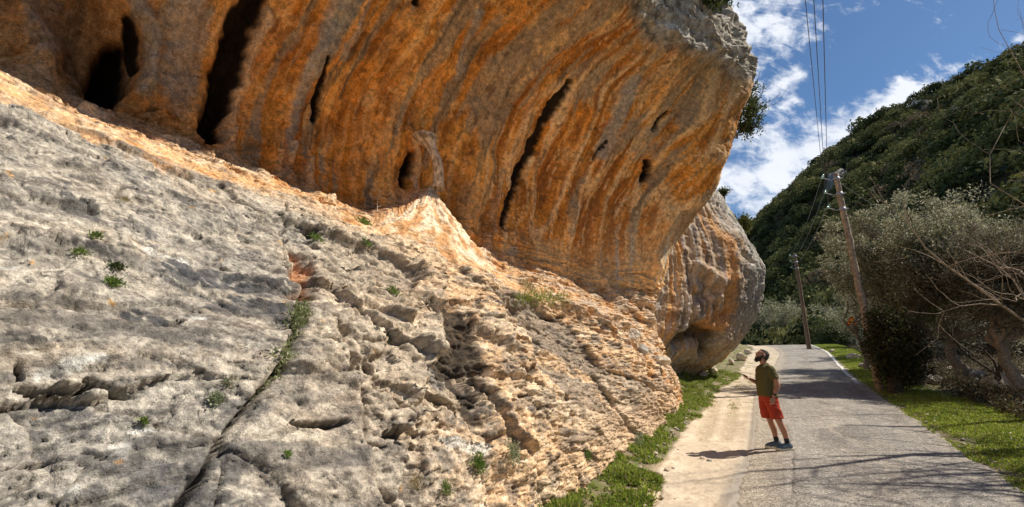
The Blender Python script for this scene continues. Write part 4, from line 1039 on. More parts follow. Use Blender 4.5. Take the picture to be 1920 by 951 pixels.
OL_COLS = [(.25, .25, .145), (.42, .41, .28), (.66, .64, .50), (.12, .125, .06), (.30, .26, .155)]
OL_W = [4, 3, 1.6, 3, 1]
OAK_COLS = [(.060, .085, .022), (.095, .125, .030), (.16, .17, .05), (.035, .05, .016)]
OAK_W = [4, 3, 1, 3]
def tree(name, base, crown_c, crown_r, label, cat, group=None, seed=0, trunk_r=.2, fork=1.5, clusters=200, per=110, leaf=(.085, .022), spread=.38,
         cols=OL_COLS, wts=OL_W, bark=None, bare_twigs=0, lean=(0, 0), gap=.05, limbs=7, forks=None):
    rng = np.random.RandomState(seed)
    base = np.array(base, float); root = empty(name, base)
    cc = np.array(crown_c, float) - base; cr_ = np.array(crown_r, float)
    tb = Bag()
    fk = np.array([lean[0], lean[1], fork])
    tp = curve_to(rng, (0, 0, -.25), fk, 9, .10)
    tr = trunk_r * (1 + .55 * np.exp(-np.linspace(0, 5, 9))) * np.linspace(1, .8, 9)
    tb.tube(tp, tr, 12, .07, rng)
    segs = []
    for i in range(limbs):
        if forks and i < len(forks): tgt = np.array(forks[i]) - base
        else:
            u = rng.randn(3); u[2] = abs(u[2]) * .7 - .1; u /= np.linalg.norm(u)
            tgt = cc + u * cr_ * rng.uniform(.35, .75)
        pth = curve_to(rng, fk - np.array([0, 0, .15 * rng.rand()]), tgt, 9, .22)
        r0 = trunk_r * rng.uniform(.42, .62); rd = np.linspace(r0, r0 * .22, 9)
        tb.tube(pth, rd, 8, .06, rng)
        segs += [(q, r) for q, r in zip(pth[2:], rd[2:])]
    SP = np.array([q for q, r in segs]); SR = np.array([r for q, r in segs])
    # clumps of foliage, fuller towards the outside
    cl_ = []
    while len(cl_) < clusters:
        u = rng.randn(3); u /= np.linalg.norm(u); rr = rng.rand() ** .45
        q = u * rr
        if noise2(np.array(q[0] * 2.1 + seed), np.array(q[2] * 2.1 + q[1] * 1.3), seed + 5) < -.30 + gap: continue
        lump = 1 + .36 * float(noise2(np.array(math.atan2(u[1], u[0]) * 1.6), np.array(u[2] * 2.2 + seed), seed + 9))
        q = cc + q * cr_ * lump
        if q[2] < .35: continue
        cl_.append(q)
    cl_ = np.array(cl_)
    tw = Bag(); ends = []
    for q in cl_:
        i = np.argmin(np.linalg.norm(SP - q, axis=1) + .3 * rng.rand(len(SP)))
        pth = curve_to(rng, SP[i], q, 6, .25); r0 = min(SR[i] * .6, .03 + .01 * rng.rand())
        tw.tube(pth, np.linspace(r0, .006, 6), 4)
        ends.append(pth)
    for _ in range(bare_twigs):
        q = cl_[rng.randint(len(cl_))]; u = (q - cc) / cr_; u /= np.linalg.norm(u) + 1e-6
        pth = curve_to(rng, q, q + u * rng.uniform(.4, 1.2) + rng.randn(3) * .2, 6, .2); tw.tube(pth, np.linspace(.012, .003, 6), 4)
    tk = tb.build('trunk', bark or BARK_OLIVE, root)
    tw.build('branches', bark or BARK_OLIVE, root)
    n = clusters * per
    ci = rng.randint(0, clusters, n)
    sp_ = spread * (.6 + .8 * rng.rand(clusters))
    # leaves sit along the twig ends and around the clump
    tt = rng.rand(n) ** .6; E = np.array([e for e in ends]); k0 = np.clip((tt * 5).astype(int), 0, 4); ft = (tt * 5 - k0)[:, None]
    on = E[ci, k0] * (1 - ft) + E[ci, k0 + 1] * ft
    off = rng.randn(n, 3); off /= np.linalg.norm(off, axis=1, keepdims=True); off *= (rng.rand(n, 1) ** .5) * sp_[ci][:, None]
    pts = np.where(rng.rand(n, 1) < .25, on + off * .4, cl_[ci] + off)
    dirs = off / (np.linalg.norm(off, axis=1, keepdims=True) + 1e-6) + np.array([0, 0, .35])
    v, f = leaf_quads(rng, pts, dirs, leaf[0], leaf[1])
    crn = mesh_obj('crown', v, f, LEAF, root, colors=leaf_cols(rng, n, cols, wts), smooth=False)
    tag(root, label, cat, group)
    return root

def crown_from_px(x0, y0, x1, y1, Y, depth=None):
    """crown centre and radii of a tree standing at depth Y whose crown spans that much of the view"""
    a_ = at_y(x0, (y0 + y1) / 2, Y); b_ = at_y(x1, (y0 + y1) / 2, Y); t_ = at_y((x0 + x1) / 2, y0, Y); o_ = at_y((x0 + x1) / 2, y1, Y)
    rx = abs(b_[0] - a_[0]) / 2; rz = abs(t_[2] - o_[2]) / 2
    return ((a_[0] + b_[0]) / 2, Y, (t_[2] + o_[2]) / 2), (rx, depth or rx, rz)

def foot(x, Y, dz=0):
    """ground point at world depth Y under a column of the view"""
    X = at_y(x, 690, Y)[0]; s_, p_ = sp(X, Y); return (X, Y, float(ground_z(s_, p_)) + dz)

OG = 'olive trees along the valley side of the road'
def olive(bx, Y, box, label, seed, **kw):
    cc, r_ = crown_from_px(*box, Y, kw.pop('depth', None))
    return tree('olive_tree', foot(bx, Y), cc, r_, label, 'tree', OG, seed, **kw)
olive(1715, 17.4, (1572, 385, 1840, 600), 'large silvery olive tree right behind the leaning utility pole and dark ivy clump', 3, trunk_r=.26, fork=1.7, clusters=400, per=300, spread=.34, leaf=(.11, .034), limbs=9, depth=2.6, bare_twigs=40, gap=.06)
olive(1892, 14.5, (1745, 430, 2080, 615), 'olive tree with a pale forked trunk at the right edge of the view', 5, trunk_r=.17, fork=1.75, clusters=300, per=230, limbs=7, bark=BARK_PALE, depth=2.4, leaf=(.10, .030),
      forks=[at_y(1868, 560, 14.6), at_y(1892, 545, 14.4)], cols=[(.13, .125, .08), (.20, .18, .12), (.30, .28, .21), (.08, .07, .04)], wts=[3, 3, 1.2, 3])
olive(1800, 21.0, (1650, 375, 1960, 660), 'tall olive tree behind the front row, between the big olive and the forked one', 6, trunk_r=.24, fork=1.8, clusters=330, per=140, leaf=(.14, .042), depth=3.2)
olive(1625, 24.0, (1562, 465, 1700, 585), 'small pale olive tree right beside the foot of the nearer utility pole', 8, trunk_r=.15, fork=1.3, clusters=150, per=110, leaf=(.13, .034), depth=1.8, bare_twigs=25)
olive(1640, 44.0, (1560, 545, 1690, 655), 'round olive tree on the verge just past the warning sign', 9, trunk_r=.2, fork=1.2, clusters=130, per=90, leaf=(.2, .055), spread=.6)
olive(1545, 74.0, (1505, 575, 1600, 655), 'grey olive tree at the road bend, right of the far utility pole', 10, trunk_r=.2, fork=1.5, clusters=120, per=80, leaf=(.34, .10), spread=.9)
olive(1480, 80.0, (1425, 560, 1520, 652), 'broad grey olive tree closing the road bend, left of the far utility pole', 11, trunk_r=.25, fork=1.5, clusters=150, per=90, leaf=(.36, .11), spread=1.0)
olive(1440, 92.0, (1395, 545, 1470, 650), 'olive tree at the far bend showing just past the cliff buttress', 12, trunk_r=.2, fork=1.5, clusters=110, per=80, leaf=(.36, .11), spread=1.0, cols=OAK_COLS, wts=OAK_W)
olive(1580, 58.0, (1520, 590, 1640, 660), 'low dark green olive tree behind the warning sign', 13, trunk_r=.2, fork=1.0, clusters=120, per=80, leaf=(.28, .09), spread=.8, cols=OAK_COLS, wts=OAK_W)
olive(1900, 30.0, (1790, 400, 2080, 660), 'dull brown-green olive tree deepest in the grove at right', 14, trunk_r=.24, fork=1.8, clusters=220, per=120, leaf=(.19, .06), spread=.6, cols=[(.11, .10, .055), (.16, .15, .09), (.07, .065, .035)], wts=[3, 2, 3])
olive(1720, 30.0, (1640, 440, 1860, 665), 'olive tree seen through the gap below the big olive crown', 15, trunk_r=.24, fork=1.8, clusters=220, per=120, leaf=(.19, .06), spread=.6)
# ivy clump round a dead trunk
cc, r_ = crown_from_px(1632, 585, 1722, 728, 15.2, .7)
tree('ivy_clump', foot(1672, 15.2), cc, r_, 'dark ivy thicket swallowing a trunk at the verge, below the big olive', 'ivy', None, 21, trunk_r=.2, fork=1.2, clusters=170, per=130, leaf=(.085, .055), spread=.36,
     cols=[(.040, .045, .018), (.075, .075, .028), (.12, .09, .04)], wts=[4, 3, 1], bark=BARK_DARK, limbs=6)

# leafless tree standing just outside the frame: its limbs reach in and throw the shadows on the road
def bare_tree(base, seed, h, label, main, trunk_r=.2, bark=None, forkz=2.0, twig=3, guard=0):
    rng = np.random.RandomState(seed); base = np.array(base, float); root = empty('bare_tree', base); tb = Bag(); tw = Bag()
    fk = np.array([0, 0, forkz]); tb.tube(curve_to(rng, (0, 0, -.3), fk, 8, .08), trunk_r * np.linspace(1.25, .85, 8), 12, .05, rng)
    def sub(p0, d, L, r, dep, gd=0):
        d = d / np.linalg.norm(d); n_ = 8; pts = [np.array(p0, float)]
        for i in range(n_ - 1):
            d = d + rng.randn(3) * .22 + np.array([0, 0, .05]); d /= np.linalg.norm(d); pts.append(pts[-1] + d * L / (n_ - 1))
        if gd:
            W_ = np.array(pts) + base; qx, qy, _ = project(W_)
            if np.any((qx < gd) & (qy > -40) & (qy < 800)): return
        rd = np.linspace(r, max(r * .3, .0035), n_)
        (tb if dep == 0 else tw).tube(pts, rd, 7 if dep == 0 else 4, .04 if dep < 2 else 0, rng)
        if dep < twig:
            for k_ in range(6 if dep < 1 else 4):
                i = rng.randint(2, n_); q = rng.randn(3) * .75; dd = (pts[i] - pts[i - 1]); dd = dd / np.linalg.norm(dd) + q
                sub(pts[i], dd, L * rng.uniform(.38, .6), rd[i] * .62, dep + 1, gd)
    for im, (tgt, r_) in enumerate(main):
        tgt = np.array(tgt) - base; sub(fk - np.array([0, 0, .2 * rng.rand()]), tgt - fk, np.linalg.norm(tgt - fk), r_, 0 if not guard or im >= guard - 1 else 1, 0 if not guard else (1905 if im >= guard - 1 else 1745))
    tb.build('trunk', bark or BARK_PALE, root); tw.build('branches', bark or BARK_PALE, root)
    tag(root, label, 'tree', 'leafless trees at the right edge')
    return root
b1 = (12.8, 7.6, float(ground_z(*sp(12.8, 7.6))))
bare_tree(b1, 31, 9, 'leafless tree whose thin high limbs reach in from the right edge of the sky', [(at_y(1830, 145, 8.4), .034), (at_y(1870, 68, 7.6), .024), (at_y(1860, 200, 8.2), .028), ((11.4, 8.2, 7.0), .13), ((11.8, 7.6, 8.6), .13), ((12.4, 8.8, 9.4), .12), ((11.2, 7.2, 5.4), .11), ((12.0, 6.6, 7.6), .12), ((11.3, 9.0, 6.0), .10), ((11.0, 6.4, 4.6), .09), ((11.9, 8.0, 7.8), .10), ((12.6, 7.0, 9.0), .10)], trunk_r=.22, bark=BARK_PALE, twig=3, guard=4)
b4 = (15.6, 10.8, float(ground_z(*sp(15.6, 10.8))))  # extra tree out of view, added to throw branch shadows on road and verge
bare_tree(b4, 34, 8, 'leafless tree out of view past the right edge, added for its branch shadows', [((14.6, 10.4, 7.5), .11), ((14.9, 11.2, 9.0), .11), ((15.2, 9.8, 6.2), .10), ((14.2, 10.0, 9.6), .10), ((15.6, 11.6, 9.4), .09)], trunk_r=.2, bark=BARK_PALE, twig=3, guard=1)
b2 = foot(2000, 11.5)
bare_tree(b2, 32, 8, 'leafless twisted tree with pale tangled twigs over the olives at right', [(at_y(1765, 325, 11.5), .036), (at_y(1800, 400, 12.2), .036), (at_y(1870, 420, 11.6), .03)], trunk_r=.2, twig=2)
b3 = foot(1870, 17.0)
bare_tree(b3, 33, 6, 'leafless brown shrub tangled below the olives, left of the forked trunk', [(at_y(1760, 560, 17), .05), (at_y(1800, 600, 16.5), .05), (at_y(1900, 580, 17), .05), (at_y(1830, 520, 17), .05)], trunk_r=.1, bark=BARK_DARK, forkz=.7)

def rim_pt(x, y): return Pn[cl.find(x, y)[3]].astype(float)
# shrubs rooted in the cliff
def shrub(name, base, cc, r_, label, seed, **kw):
    k_ = dict(trunk_r=.05, fork=.25, clusters=90, per=60, leaf=(.11, .06), spread=.22, cols=OAK_COLS, wts=OAK_W, limbs=5, gap=.08)
    k_.update(kw); return tree(name, base, cc, r_, label, 'shrub', None, seed, **k_)
Yc = 15.9
b_ = at_y(1368, 262, Yc + .2); cc, r_ = crown_from_px(1364, 165, 1450, 328, Yc + .2, .8)
shrub('cliff_oak', b_, cc, r_, 'ragged evergreen oak hanging off the far edge of the big overhang', 41, clusters=85, per=48, bare_twigs=18, lean=(.3, 0), gap=.30, spread=.22, leaf=(.10, .055))
b_ = rim_pt(1300, 22); cc = (b_[0], b_[1], b_[2] + .45); r_ = (1.0, .9, .5)
shrub('cliff_shrub', b_, cc, r_, 'green shrub on the pale rim at the very top of the overhang', 42, clusters=90, per=60)
b_ = rim_pt(1350, 15); cc = (b_[0] + .1, b_[1], b_[2] + .35)
shrub('cliff_shrub', b_, cc, (.6, .6, .45), 'smaller shrub at the right end of the pale rim above the overhang', 45, clusters=50, per=50)
b_ = at_y(1380, 445, 24.5); cc, r_ = crown_from_px(1368, 405, 1410, 450, 24.5, .8)
shrub('cliff_shrub', b_, cc, r_, 'small shrub on top of the rounded buttress, against the sky', 43, clusters=50, per=50, leaf=(.16, .09), cols=[(.13, .12, .03), (.08, .10, .03)], wts=[1, 1])
b_ = at_y(1357, 372, 22.5); cc, r_ = crown_from_px(1352, 360, 1364, 384, 22.5, .3)
shrub('cliff_shrub', b_, cc, r_, 'tuft of weeds in the notch between overhang and buttress', 44, clusters=25, per=40, leaf=(.10, .05))

# ---- weeds and grass (uncountable): real blades
def blades(rng, s_, p_, h, w, cols, wts, name, flat=.5):
    n = len(s_); X, Y = xy(s_, p_); Z = ground_z(s_, p_)
    pts = np.stack([X, Y, Z - .005], 1)
    d = np.stack([rng.randn(n) * flat, rng.randn(n) * flat, np.ones(n)], 1)
    v, f = leaf_quads(rng, pts, d, 1.0, 1.0, .12)
    v = v.reshape(-1, 4, 3)
    ax = v[:, 2] - v[:, 0]; ax /= np.linalg.norm(ax, axis=1, keepdims=True)
    sd = v[:, 1] - v[:, 3]; sd /= np.linalg.norm(sd, axis=1, keepdims=True)
    h = h[:, None]; w = w[:, None]
    v[:, 1] = v[:, 0] + ax * h * .45 + sd * w; v[:, 3] = v[:, 0] + ax * h * .45 - sd * w; v[:, 2] = v[:, 0] + ax * h; v[:, 0] += 0
    return tag(mesh_obj(name, v.reshape(-1, 3), f, GRASS, colors=leaf_cols(rng, n, cols, wts, .25), smooth=False), kind='stuff')
rng = np.random.RandomState(77)
G_COLS = [(.25, .32, .04), (.36, .42, .06), (.17, .23, .035), (.48, .44, .14), (.85, .85, .75), (.34, .28, .14)]
# right verge
n = 330000
s_ = 5 + 62 * rng.rand(n) ** 1.9; q = rng.rand(n) * 3.4 - .1
nn = fbm2(s_ * 1.3, q * 1.3, 4, 120)
wd = np.interp(s_, [5, 14, 18, 21, 30, 60], [1.9, 2.2, 1.9, 1.3, 2.2, 2.4])
keep = (q < wd + .5 * nn) & (rng.rand(n) < sstep(-.32, .05, nn + .45 * sstep(.0, .5, q) - .12))
s_, q = s_[keep], q[keep]; dist_ = np.maximum(s_, 6)
h = (.02 + .035 * rng.rand(len(s_)) + .05 * np.clip(noise2(s_ * .9, q * .9, 121), 0, 1)) * (1 + dist_ * .008)
blades(rng, s_, pR(s_) - q, h, .0035 + .00055 * dist_, G_COLS, [4, 4, 2, 1, .12, .7], 'verge_grass', .7)
# left weeds at the foot of the cliff
n = 150000
s_ = 3.2 + 24 * rng.rand(n) ** 1.5; u_ = rng.rand(n)
inner = 1.42 + .22 * fbm2(s_ * .8, s_ * 0 + 3, 4, 90) + .10 * np.sin(s_ * .7) - .30 * sstep(9, 6, s_)
p0 = pL(s_) + inner - .08; p1 = 2.62 + .12 * noise2(s_, s_ * 0, 122) + .9 * sstep(17, 19, s_)
p_ = p0 + (p1 - p0) * u_
nn = fbm2(s_ * 1.7, p_ * 1.7, 4, 123)
keep = (p_ > p0) & (nn + .16 > .40 * rng.rand(n) - .1 + .5 * np.maximum(.4 - u_, 0))
s_, p_ = s_[keep], p_[keep]; m_ = len(s_)
h = (.02 + .05 * rng.rand(m_) + .20 * np.clip(noise2(s_ * 1.6, p_ * 1.6, 124), 0, 1))
blades(rng, s_, p_, h, .010 + .010 * rng.rand(m_), [(.23, .31, .045), (.35, .42, .07), (.14, .19, .04), (.38, .31, .16)], [4, 3, 2, 1.6], 'weeds', .9)
# sparse tufts on the sand further up
n = 9000
s_ = 14 + 26 * rng.rand(n); p_ = pL(s_) + .3 + 1.3 * rng.rand(n); keep = fbm2(s_ * 1.2, p_ * 2.4, 3, 93) > .16
s_, p_ = s_[keep], p_[keep]; m_ = len(s_)
if m_: blades(rng, s_, p_, .03 + .05 * rng.rand(m_), np.full(m_, .008), [(.20, .22, .05), (.28, .26, .10)], [1, 1], 'sand_grass', .9)
# undergrowth below the olives
n = 150000
s_ = 8 + 46 * rng.rand(n) ** 1.2; q = 1.9 + 16 * rng.rand(n) ** 1.5
nn = fbm2(s_ * .7, q * .7, 4, 125)
keep = nn > -.12 + .3 * rng.rand(n) - .15; s_, q = s_[keep], q[keep]; m_ = len(s_)
h = .10 + .30 * rng.rand(m_) + .9 * np.clip(fbm2(s_ * .6, q * .6, 3, 126), 0, 1)
X, Y = xy(s_, pR(s_) - q); Z = ground_z(s_, pR(s_) - q)
pts = np.stack([X, Y, Z + h * rng.rand(m_)], 1)
v, f = leaf_quads(rng, pts, rng.randn(m_, 3), .11, .035, 1.0)
tag(mesh_obj('undergrowth', v, f, LEAF, colors=leaf_cols(rng, m_, [(.085, .065, .035), (.13, .09, .05), (.06, .07, .025), (.22, .17, .11), (.10, .12, .03)], [4, 3, 2, 1.3, 1.2], .3), smooth=False), kind='stuff')
bg = Bag()
for i in range(420):
    s0 = 10 + 30 * rng.rand(); q0 = 2.2 + 9 * rng.rand() ** 1.3; g0 = gpt(s0, float(pR(s0)) - q0)
    pth = curve_to(rng, g0, g0 + np.array([rng.randn() * .5, rng.randn() * .5, .3 + .9 * rng.rand()]), 5, .3); bg.tube(pth, np.linspace(.012, .004, 5), 4)
tag(bg.build('brushwood', BARK_OLIVE), kind='stuff')

# ---- evergreen wood on the mountain
def forest():
    rng = np.random.RandomState(5)
    protos = []
    for k_ in range(7):
        m_ = 300; u = rng.randn(m_, 3); u /= np.linalg.norm(u, axis=1, keepdims=True); u[:, 2] = np.abs(u[:, 2]) * 1.05 - .25
        lump = 1 + .38 * noise2(np.arctan2(u[:, 1], u[:, 0]) * 1.3 + k_ * 5, u[:, 2] * 2.2, 130 + k_) + .2 * noise2(u[:, 0] * 3.5 + k_, u[:, 1] * 3.5 + u[:, 2] * 3.5, 140 + k_)
        P_ = u * lump[:, None] * (.72 + .28 * rng.rand(m_, 1)) * np.array([1, 1, .85])
        v, f = leaf_quads(rng, P_, u + np.array([0, 0, .2]), .27, .24, .9); v = v.reshape(-1, 4, 3); ctr = v.mean(1, keepdims=True); nn_ = u / np.linalg.norm(u, axis=1, keepdims=True); dv_ = v - ctr; v = ctr + dv_ - .6 * (dv_ * nn_[:, None]).sum(2, keepdims=True) * nn_[:, None]; v = v.reshape(-1, 3)
        protos.append((v, np.repeat(rng.rand(m_), 4)))
    xs, ys = [], []
    M = 30000
    X = rng.uniform(46, 205, M); Y = rng.uniform(40, 470, M)
    # thin to a minimum spacing with a grid
    cell = {}
    keepi = []
    for i in range(M):
        g_ = (int(X[i] // 3.6), int(Y[i] // 3.6 / (1 + Y[i] / 900)))
        if g_ in cell: continue
        cell[g_] = 1; keepi.append(i)
    X, Y = X[keepi], Y[keepi]; Z = hill_z(X, Y)
    ok = Z > 3
    px, py, dep = project(np.stack([X, Y, Z], 1)); ok &= (px > 1380) & (px < 1990) & (py > 20) & (py < 680)
    dn = fbm2(X * .03, Y * .03, 3, 150)
    for cx0, cy0, r_ in crag_pts: ok &= (((X - cx0) / r_) ** 2 + ((Y - cy0) / (r_ * 1.2)) ** 2 > .7) | (rng.rand(len(X)) < .12)
    ok &= rng.rand(len(X)) < .93
    # beyond the ridge line nothing is seen
    ok &= X < 172 + .05 * Y + 10
    X, Y, Z = X[ok], Y[ok], Z[ok]; nT = len(X); print('forest trees', nT)
    r = rng.uniform(1.8, 4.1, nT) * (1 + .2 * noise2(X * .05, Y * .05, 151)); r = np.where(rng.rand(nT) < .1, r * 1.35, r)
    pk = rng.randint(0, 7, nT); an = rng.rand(nT) * 2 * np.pi
    tone = noise2(X * .035, Y * .035, 152) + .7 * rng.randn(nT)
    V, Cc = [], []
    cA, cB, cD, cE = np.array([.095, .108, .036]), np.array([.24, .23, .085]), np.array([.24, .18, .11]), np.array([.040, .052, .018])
    for k_ in range(7):
        i = np.nonzero(pk == k_)[0]; v, tv = protos[k_]
        c_, s__ = np.cos(an[i])[:, None], np.sin(an[i])[:, None]
        x_ = (v[None, :, 0] * c_ - v[None, :, 1] * s__) * r[i][:, None] + X[i][:, None]
        y_ = (v[None, :, 0] * s__ + v[None, :, 1] * c_) * r[i][:, None] + Y[i][:, None]
        z_ = v[None, :, 2] * r[i][:, None] * 1.0 + Z[i][:, None] + r[i][:, None] * .55
        V.append(np.stack([x_, y_, z_], 2).reshape(-1, 3))
        t_ = np.clip(.5 + .45 * tone[i], 0, 1)[:, None]; base = cA + (cB - cA) * t_
        base = np.where((rng.rand(len(i)) < .06)[:, None], cD, base); base = np.where((rng.rand(len(i)) < .12)[:, None], cE, base)
        Cc.append((base[:, None, :] * (.78 + .44 * tv)[None, :, None]).reshape(-1, 3))
    V = np.concatenate(V); Cc = np.concatenate(Cc)
    return tag(mesh_obj('mountain_forest', V, np.arange(len(V), dtype=np.int32).reshape(-1, 4), FARLEAF, colors=Cc, smooth=False), kind='stuff')
forest()
# ------------------------------------------------------------------ poles, wires, sign
WOOD = simple_mat('weathered_wood', (.30, .235, .175), .9, .35, 9, .6, col2=(.36, .29, .22))
WOOD2 = simple_mat('dark_pole_wood', (.20, .13, .085), .9, .35, 9, .6)
STEEL = simple_mat('galvanised_steel', (.42, .43, .44), .5, .15, 30, .1, metal=.6)
GLASSY = simple_mat('insulator_glass', (.35, .66, .62), .15, .1, 20, spec=.6)
WIREM = simple_mat('aluminium_wire', (.16, .16, .17), .5, .1, 10, metal=.5)
def pole(base, top, r, mat, label, seed):
    rng = np.random.RandomState(seed); base = np.array(base, float); top = np.array(top, float)
    root = empty('utility_pole', base); H = top - base
    b_ = Bag(); t_ = np.linspace(-.4 / H[2], 1, 26); pts = H[None, :] * t_[:, None] + rng.randn(26, 3) * .008
    b_.tube(pts, np.linspace(r * 1.25, r * .85, 26), 14, .035, rng)
    for i in range(22):
        z = rng.rand() * .95; a_ = rng.rand() * 6.28; c_ = H * z + np.array([math.cos(a_), math.sin(a_), 0]) * r * .98
        b_.tube([c_, c_ + np.array([math.cos(a_), math.sin(a_), .3]) * .03], [.028, .018], 6)
    b_.build('pole', mat, root)
    ends = []
    u = np.array([-.93, .36, 0]) 
    for i, (dz, L) in enumerate(((-.2, .45), (-.85, .45), (-1.5, .45))):
        p0 = H + np.array([0, 0, dz]) + (B_off if False else 0); p1 = p0 + u * L * .5 + np.array([0, 0, -.02]); p2 = p0 + u * L + np.array([0, 0, .10])
        br = Bag(); br.tube([p0 - u * .2, p0, p1, p2], [.022, .022, .02, .018], 6); br.tube([p0 + [0, 0, -.04], p0 + [0, 0, .04]], [r * 1.06, r * 1.06], 14)
        bo = br.build('bracket', STEEL, root)
        for off in (-.09, .09):
            c_ = p2 + np.array([.36, .93, 0]) * off
            g_ = Bag(); prof = [(0, .012), (.015, .040), (.04, .044), (.05, .028), (.065, .038), (.085, .040), (.095, .024), (.125, .022), (.135, .01)]
            g_.tube([c_ + np.array([0, 0, z_]) for z_, _ in prof], [r_ for _, r_ in prof], 12)
            g_.build('insulator', GLASSY, root)
        ends.append(base + p2 + np.array([0, 0, .13]))
    tag(root, label, 'utility pole', 'utility poles along the road')
    return ends
YP = 16.4; T1 = at_y(1567, 327, YP); B1 = (T1[0] + .06, YP, float(ground_z(*sp(T1[0], YP))))
B2 = at_y(1515, 640, 44.0); B2[2] = float(ground_z(*sp(B2[0], B2[1]))); T2 = at_y(1490, 477, 44.0)
e1 = pole(B1, T1, .112, WOOD, 'nearer utility pole of pale knotty wood, leaning over the big olive', 61)
e2 = pole(B2, T2, .17, WOOD2, 'farther utility pole of dark wood at the road bend', 62)
far_pts = [at_y(1510, 0, 7.7), at_y(1526, 0, 7.1), at_y(1543, 0, 6.5)]
WL = ['leftmost of the three power lines against the sky', 'middle one of the three power lines against the sky', 'rightmost of the three power lines against the sky']
for i in range(3):
    w_ = Bag(); a_, b_ = e1[i], e2[i]
    t_ = np.linspace(0, 1, 16)[:, None]; w_.tube(a_ + (b_ - a_) * t_ - np.array([0, 0, .5]) * 4 * t_ * (1 - t_), np.full(16, .012), 5)
    fp = far_pts[i]; d_ = fp - a_; end = a_ + d_ * 2.3; end[2] = a_[2] + .2
    t_ = np.linspace(0, 1, 40)[:, None]; s0 = 1 / 2.3
    line_ = a_ + (end - a_) * t_; zt = fp[2] - line_[int(s0 * 39), 2]; line_[:, 2] += (zt / (4 * s0 * (1 - s0))) * 4 * (t_ * (1 - t_))[:, 0]
    w2 = Bag(); w2.tube(line_, np.full(40, .008), 5)
    root = empty('power_line', tuple(a_))
    V = np.concatenate(w_.v + w2.v) - a_
    o1 = mesh_obj('far_span', np.concatenate(w_.v) - a_, w_.f, WIREM, root); o2 = mesh_obj('near_span', np.concatenate(w2.v) - a_, w2.f, WIREM, root)
    tag(root, WL[i], 'wire', 'power lines between the poles')
for z_, px_, py_, lb in ((-.3, 1790, 470, 'upper stay wire running down from the nearer pole to the right'), (-1.1, 1700, 500, 'lower stay wire running down from the nearer pole to the right')):
    a_ = np.array(T1) + [0, 0, z_]; b_ = at_y(px_, py_, 17.0); w_ = Bag(); t_ = np.linspace(0, 1, 10)[:, None]
    w_.tube(a_ + (b_ - a_) * t_ - np.array([0, 0, .15]) * 4 * t_ * (1 - t_), np.full(10, .010), 5)
    tag(w_.build('stay_wire', WIREM), lb, 'wire', 'stay wires of the nearer pole')

# warning sign
sg = np.array(at_y(1613, 662, 36.0)); sg[2] = float(ground_z(*sp(sg[0], sg[1])))
root = empty('warning_sign', tuple(sg)); tp = at_y(1597, 604, 36.0) - sg
ps = Bag(); ps.tube([(0, 0, -.3), tp * .5, tp * 1.0], [.035, .035, .035], 10); ps.build('post', STEEL, root)
nrm_ = np.array([-.42, -.90, .05]); nrm_ /= np.linalg.norm(nrm_); rt_ = np.cross([0, 0, 1], nrm_) * -1; rt_ = -rt_ if rt_[0] < 0 else rt_; rt_[2] = 0; rt_ /= np.linalg.norm(rt_)
til = R(6); upv = np.array([0, 0, 1.0]); rr_ = rt_ * math.cos(til) - upv * math.sin(til); uu_ = upv * math.cos(til) + rt_ * math.sin(til)
def tri(sz, off, th, mat, name, par):
    k_ = 10; pts = []
    cs = [np.array([0, sz * .60]), np.array([-sz * .52, -sz * .30]), np.array([sz * .52, -sz * .30])]
    for i, c_ in enumerate(cs):
        inn = -c_ / np.linalg.norm(c_) * sz * .10 * 1.6; cc_ = c_ + inn; a0 = math.atan2(c_[1], c_[0])
        for q_ in np.linspace(-R(60), R(60), k_): pts.append(cc_ + np.array([math.cos(a0 + q_), math.sin(a0 + q_)]) * sz * .09)
    P_ = [tp + rr_ * x_ + uu_ * y_ + nrm_ * off for x_, y_ in pts]; Q_ = [p_ - nrm_ * th for p_ in P_]; n_ = len(P_)
    f = [list(range(n_)), list(range(2 * n_ - 1, n_ - 1, -1))] + [[i, i + n_, (i + 1) % n_ + n_, (i + 1) % n_] for i in range(n_)]
    return mesh_obj(name, np.array(P_ + Q_), f, mat, par, smooth=False)
RED = simple_mat('sign_red', (.50, .03, .015), .4, .08, 5); YEL = simple_mat('sign_yellow', (.80, .33, .03), .4, .06, 5); BLK = simple_mat('sign_black', (.02, .02, .02), .5, .05, 5)
pl = tri(.86, .045, .015, RED, 'sign_plate', root); tri(.60, .052, .004, YEL, 'yellow_field', pl)
sy = Bag()
def flat(pts2, off=.058, th=.004):
    P_ = [tp + rr_ * x_ + uu_ * y_ + nrm_ * off for x_, y_ in pts2]; Q_ = [p_ - nrm_ * th for p_ in P_]; n_ = len(P_)
    sy.v.append(np.array(P_ + Q_)); b0 = sy.n
    sy.f.append([b0 + i for i in range(n_)]); sy.f += [[b0 + i, b0 + i + n_, b0 + (i + 1) % n_ + n_, b0 + (i + 1) % n_] for i in range(n_)]; sy.n += 2 * n_
flat([(-.17, -.10), (-.17, .02), (-.11, .07), (-.06, .02), (-.03, -.10)]); 
for x_, y_ in ((-.01, .10), (.03, .0), (.08, -.07), (.0, -.06)): flat([(x_ + .025 * math.cos(q), y_ + .025 * math.sin(q)) for q in np.linspace(0, 6.28, 8)[:-1]])
sy.build('symbol', BLK, pl, smooth=False)
tag(root, 'small triangular yellow warning sign with a red border, leaning on its post', 'sign')

